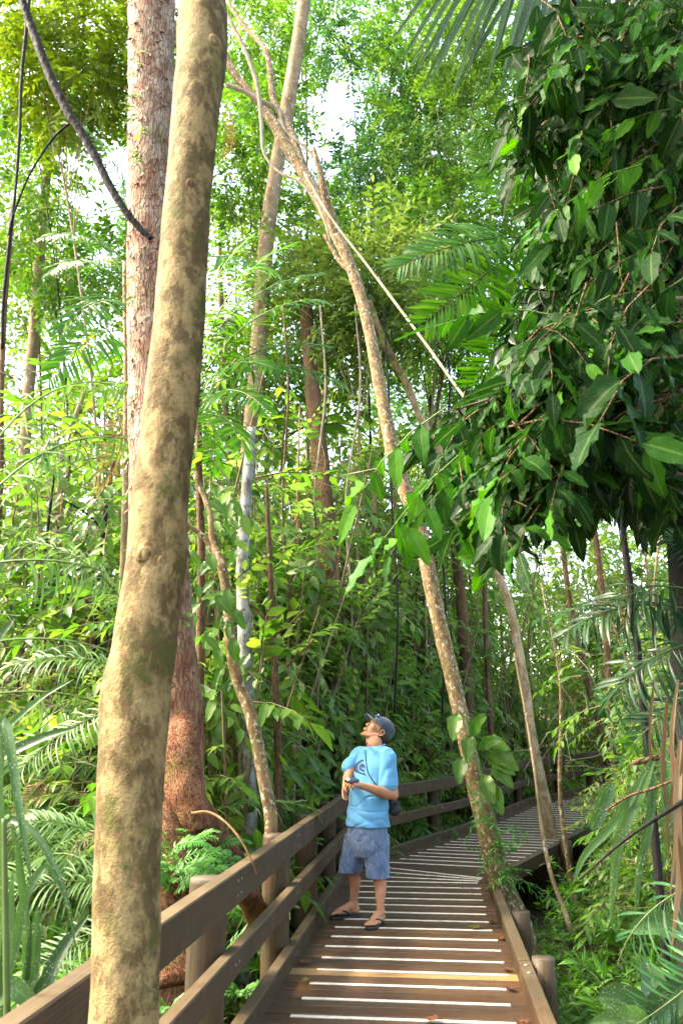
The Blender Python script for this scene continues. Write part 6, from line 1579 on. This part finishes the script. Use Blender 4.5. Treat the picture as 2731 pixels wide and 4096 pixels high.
# shorts
hemL, hemR = J(1512, 3512, -.05), J(1398, 3490, .10)
wz = Lt
rs = [(J(1469, 3285), .190, .135, Lt, Fd), (J(1469, 3340), .200, .142, Lt, Fd), (J(1466, 3390), .195, .135, Lt, Fd), (J(1463, 3425), .15, .105, Lt, Fd)]
def fold_denim(p):
    w = noise.noise(p * 6)
    r = abs(noise.noise(Vector((p.x * 7 + p.z * 3, p.y * 7, p.z * 9 + p.x * 5)))); r2 = abs(noise.noise(Vector((p.x * 16, p.y * 16, p.z * 12))))
    return .007 * noise.noise(Vector((p.x * 7, p.y * 7, p.z * 5))) - .006 * max(0, .2 - r) / .2 - .002 * max(0, .18 - r2) / .18
def shortleg(hip, hem, ofs=0):
    return loft([(hip, .105, .120, Lt, Fd), (hip * .5 + hem * .5, .104, .112, Lt, Fd), (hip * .2 + hem * .8, .098, .108, Lt, Fd), (hem, .094, .104, Lt, Fd)], 22, 24)
shorts = fuse('denim_shorts', [loft(rs, 30), shortleg(J(1503, 3335, -.05), hemL), shortleg(J(1432, 3335, .06), hemR)], M['denim'], man, .006, 2, fold_denim)
for hem, dx in ((hemL, 0), (hemR, 0)):
    build('hem', tube([hem + (Lt * math.cos(a) * .093 + Fd * math.sin(a) * .103) + Up * .010 for a in np.linspace(0, 6.283, 24)], [.0045], 40, 6, cap=False), M['white'] if False else M['denim'], None if False else man)
# flip-flops
def flip(heel, d, mirror, label):
    s = np.array([-d[1], d[0], 0]) * mirror; n = 26; V = []; F = []
    base = heel.copy(); base[2] = .004
    out = [(-.015, 0), (-.008, .026), (.03, .034), (.09, .032), (.15, .042), (.20, .048), (.245, .040), (.268, .018), (.272, 0), (.262, -.020), (.235, -.040), (.18, -.046), (.12, -.036), (.06, -.032), (.01, -.030)]
    C = curve([base + d * f + s * q for f, q in out] + [base + d * out[0][0]], 44)[:-1]; k = len(C)
    ctr = C.mean(0)
    for z, sc in ((0.0, .97), (.004, 1.0), (.018, 1.0), (.022, .97)):
        for c in C: q = ctr + (c - ctr) * sc; V.append([q[0], q[1], .004 + z])
    for l in range(3):
        for i in range(k): F.append((l * k + i, l * k + (i + 1) % k, (l + 1) * k + (i + 1) % k, (l + 1) * k + i))
    V.append([ctr[0], ctr[1], .026]); V.append([ctr[0], ctr[1], .004])
    for i in range(0, k - 1, 2): F.append((3 * k + i, 3 * k + i + 1, 3 * k + (i + 2) % k, 4 * k)); F.append(((i + 2) % k, i + 1, i, 4 * k + 1))
    F.append((3 * k + k - 1, 3 * k, 3 * k, 4 * k)) if False else None
    sole = build('flip_flop', T(np.array(V), F), M['rubber'], man)
    h = lambda f, q, z: base + d * f + s * q + Up * z
    for sd in (1, -1):
        st = tube([h(.205, .019, .03), h(.19, .019 + sd * .010, .052), h(.15, sd * .036 + .004, .066), h(.10, sd * .044, .045), h(.07, sd * .040, .018)], [.0055, .007, .008, .008, .006], 20, 8)
        st['V'] = st['V'] - np.array(man.location); link('strap', make_mesh('strap', st, M['rubber']), sole)
flip(heelL, dl, -1, ''); flip(heelR, dr, 1, '')

# logo print, laid on the shirt
bpy.context.view_layer.update()
def bvh_of(o):
    me = o.data; W = np.array(man.location)
    return BVHTree.FromPolygons([Vector(v.co) + Vector(W) for v in me.vertices], [p.vertices[:] for p in me.polygons])
bt_ = bvh_of(shirt)
campos = Vector((0, 0, CAMZ))
def z7(x, y): return (1250 + x / 3.484, 2800 + y / 3.484)
def on_shirt(sx, sy, off=.003):
    d = (S(sx, sy, MD) - campos).normalized(); h = bt_.ray_cast(campos, d)
    if h[0] is None: return S(sx, sy, MD - .15)
    return h[0] + h[1] * off
def print_poly(name, poly, m, off=.0025, res=26):
    P_ = np.array(poly, float); lo, hi = P_.min(0), P_.max(0)
    # grid cells clipped to the outline row by row
    V = []; F = []
    for r_ in range(res):
        y0 = lo[1] + (hi[1] - lo[1]) * (r_ + .02) / res; y1 = lo[1] + (hi[1] - lo[1]) * (r_ + 1.0) / res
        def xs(y):
            o = []
            for i in range(len(P_)):
                a, b_ = P_[i], P_[(i + 1) % len(P_)]
                if (a[1] > y) != (b_[1] > y): o.append(a[0] + (b_[0] - a[0]) * (y - a[1]) / (b_[1] - a[1]))
            return sorted(o)
        A_, B_ = xs(y0), xs(min(y1, hi[1] - .01))
        if len(A_) != len(B_): A_ = B_ if len(B_) else A_; B_ = A_
        for i in range(0, len(A_) - 1, 2):
            n = 6
            for q in range(n):
                f0, f1 = q / n, (q + 1) / n; b0 = len(V)
                for (x, y) in ((A_[i] + (A_[i + 1] - A_[i]) * f0, y0), (A_[i] + (A_[i + 1] - A_[i]) * f1, y0), (B_[i] + (B_[i + 1] - B_[i]) * f1, y1), (B_[i] + (B_[i + 1] - B_[i]) * f0, y1)):
                    V.append(list(on_shirt(*z7(x, y), off)))
                F.append((b0, b0 + 1, b0 + 2, b0 + 3))
    t = T(np.array(V) - np.array(man.location), F)
    link(name, make_mesh(name, t, m), shirt)
print_poly('wave_print', [(568, 988), (582, 903), (640, 858), (698, 828), (712, 836), (720, 856), (692, 860), (655, 882), (630, 915), (626, 950), (634, 980), (655, 1000), (700, 1018), (735, 1024), (748, 1057), (640, 1022)], M['navy'], res=30)
print_poly('mountain_print', [(640, 948), (655, 922), (668, 900), (690, 886), (712, 888), (728, 906), (735, 935), (738, 960), (728, 955), (722, 935), (712, 955), (700, 925), (690, 955), (678, 932), (662, 945), (700, 970), (725, 975), (727, 1004), (690, 994), (656, 975)], M['navy'], res=26)
for (a, b_) in (((725, 905), (742, 1000)),):
    pass
# bag strap over the shirt and the pouch
sp_ = [(752, 612), (742, 650), (738, 710), (742, 800), (752, 900), (765, 980), (790, 1045), (830, 1110), (870, 1165), (905, 1195)]
pts = [np.array(list(on_shirt(*z7(*q), .004))) for q in sp_]
bag = thing('camera_pouch', "black camera pouch hanging at the man's hip from a thin strap across his chest", 'bag', tuple(J(1572, 3225, -.02)))
c0 = J(1573, 3226, -.04)
build('strap', tube(pts + [J(1528, 3165, -.10), J(1548, 3192, -.09), J(1556, 3200, -.06)], [.0042], 60, 6), M['black'], bag)
build('strap', tube([pts[0], J(1480, 2972, .07), J(1520, 2976, .10), J(1556, 2992, .06), J(1582, 3022, .05), J(1592, 3080, .06), J(1590, 3150, .02), J(1578, 3200, .0)], [.0042], 50, 6), M['black'], bag)
ax = [unit(np.array([.95, .1, .25])), unit(np.array([-.1, 1, 0])), unit(np.array([-.25, 0, .95]))]
fuse('pouch', [ell(c0, (.058, .045, .066), ax), ell(c0 + np.array([.012, -.02, -.035]), (.055, .048, .042), ax), ell(c0 + np.array([-.02, 0, .03]), (.045, .04, .045), ax), ell(c0 + np.array([.02, -.03, -.02]), (.04, .03, .04), ax)], M['black'], bag, .005, 3)
build('flap', tube([c0 + np.array([math.cos(a) * .056, math.sin(a) * .048, .025 + .014 * math.cos(a)]) for a in np.linspace(0, 6.283, 20)], [.006], 30, 6), M['black'], bag)
# phone in the hand
ph = thing('phone', "dark phone held in the man's left hand with a cord hanging from it", 'phone', tuple(J(1400, 3125, -.42)))
pc = J(1402, 3125, -.42)
build('body', beam(pc + np.array([.055, .05, .01]), pc + np.array([-.035, -.045, -.002]), .054, .016, up=(.0, -.45, .9), bev=.004), M['phone'], ph)
build('screen', beam(pc + np.array([.050, .046, .0185]), pc + np.array([-.028, -.036, .0085]), .046, .003, up=(0, -.45, .9), bev=.001), M['glass_dark'], ph)
build('end_cap', beam(pc + np.array([-.030, -.044, .014]), pc + np.array([-.016, -.030, .020]), .034, .012, up=(.0, -.45, .9), bev=.003), M['white'], ph)
build('cord', tube([pc + np.array([.03, .0, -.01]), J(1405, 3160, -.36), J(1403, 3200, -.34), J(1402, 3238, -.33)], [.0022], 20, 5), M['galv'], ph)
# sunglasses on the cap
sg = thing('sunglasses', "blue-framed sunglasses pushed up on the front of the man's cap", 'sunglasses', tuple(H(.08, 0, .1)))
for s in (1, -1):
    build('lens', ell(H(.094, s * .030, .098), (.027, .012, .017), HA), M['glass_dark'], sg)
    build('temple', tube([H(.086, s * .058, .095), H(.055, s * .088, .078), H(.0, s * .094, .050), H(-.030, s * .090, .030)], [.004, .0042, .004, .004], 20, 6), M['blue_frame'], sg)
build('bridge', tube([H(.092, .058, .102), H(.108, .03, .112), H(.108, 0, .108), H(.108, -.03, .112), H(.092, -.058, .102)], [.0035], 20, 6), M['blue_frame'], sg)
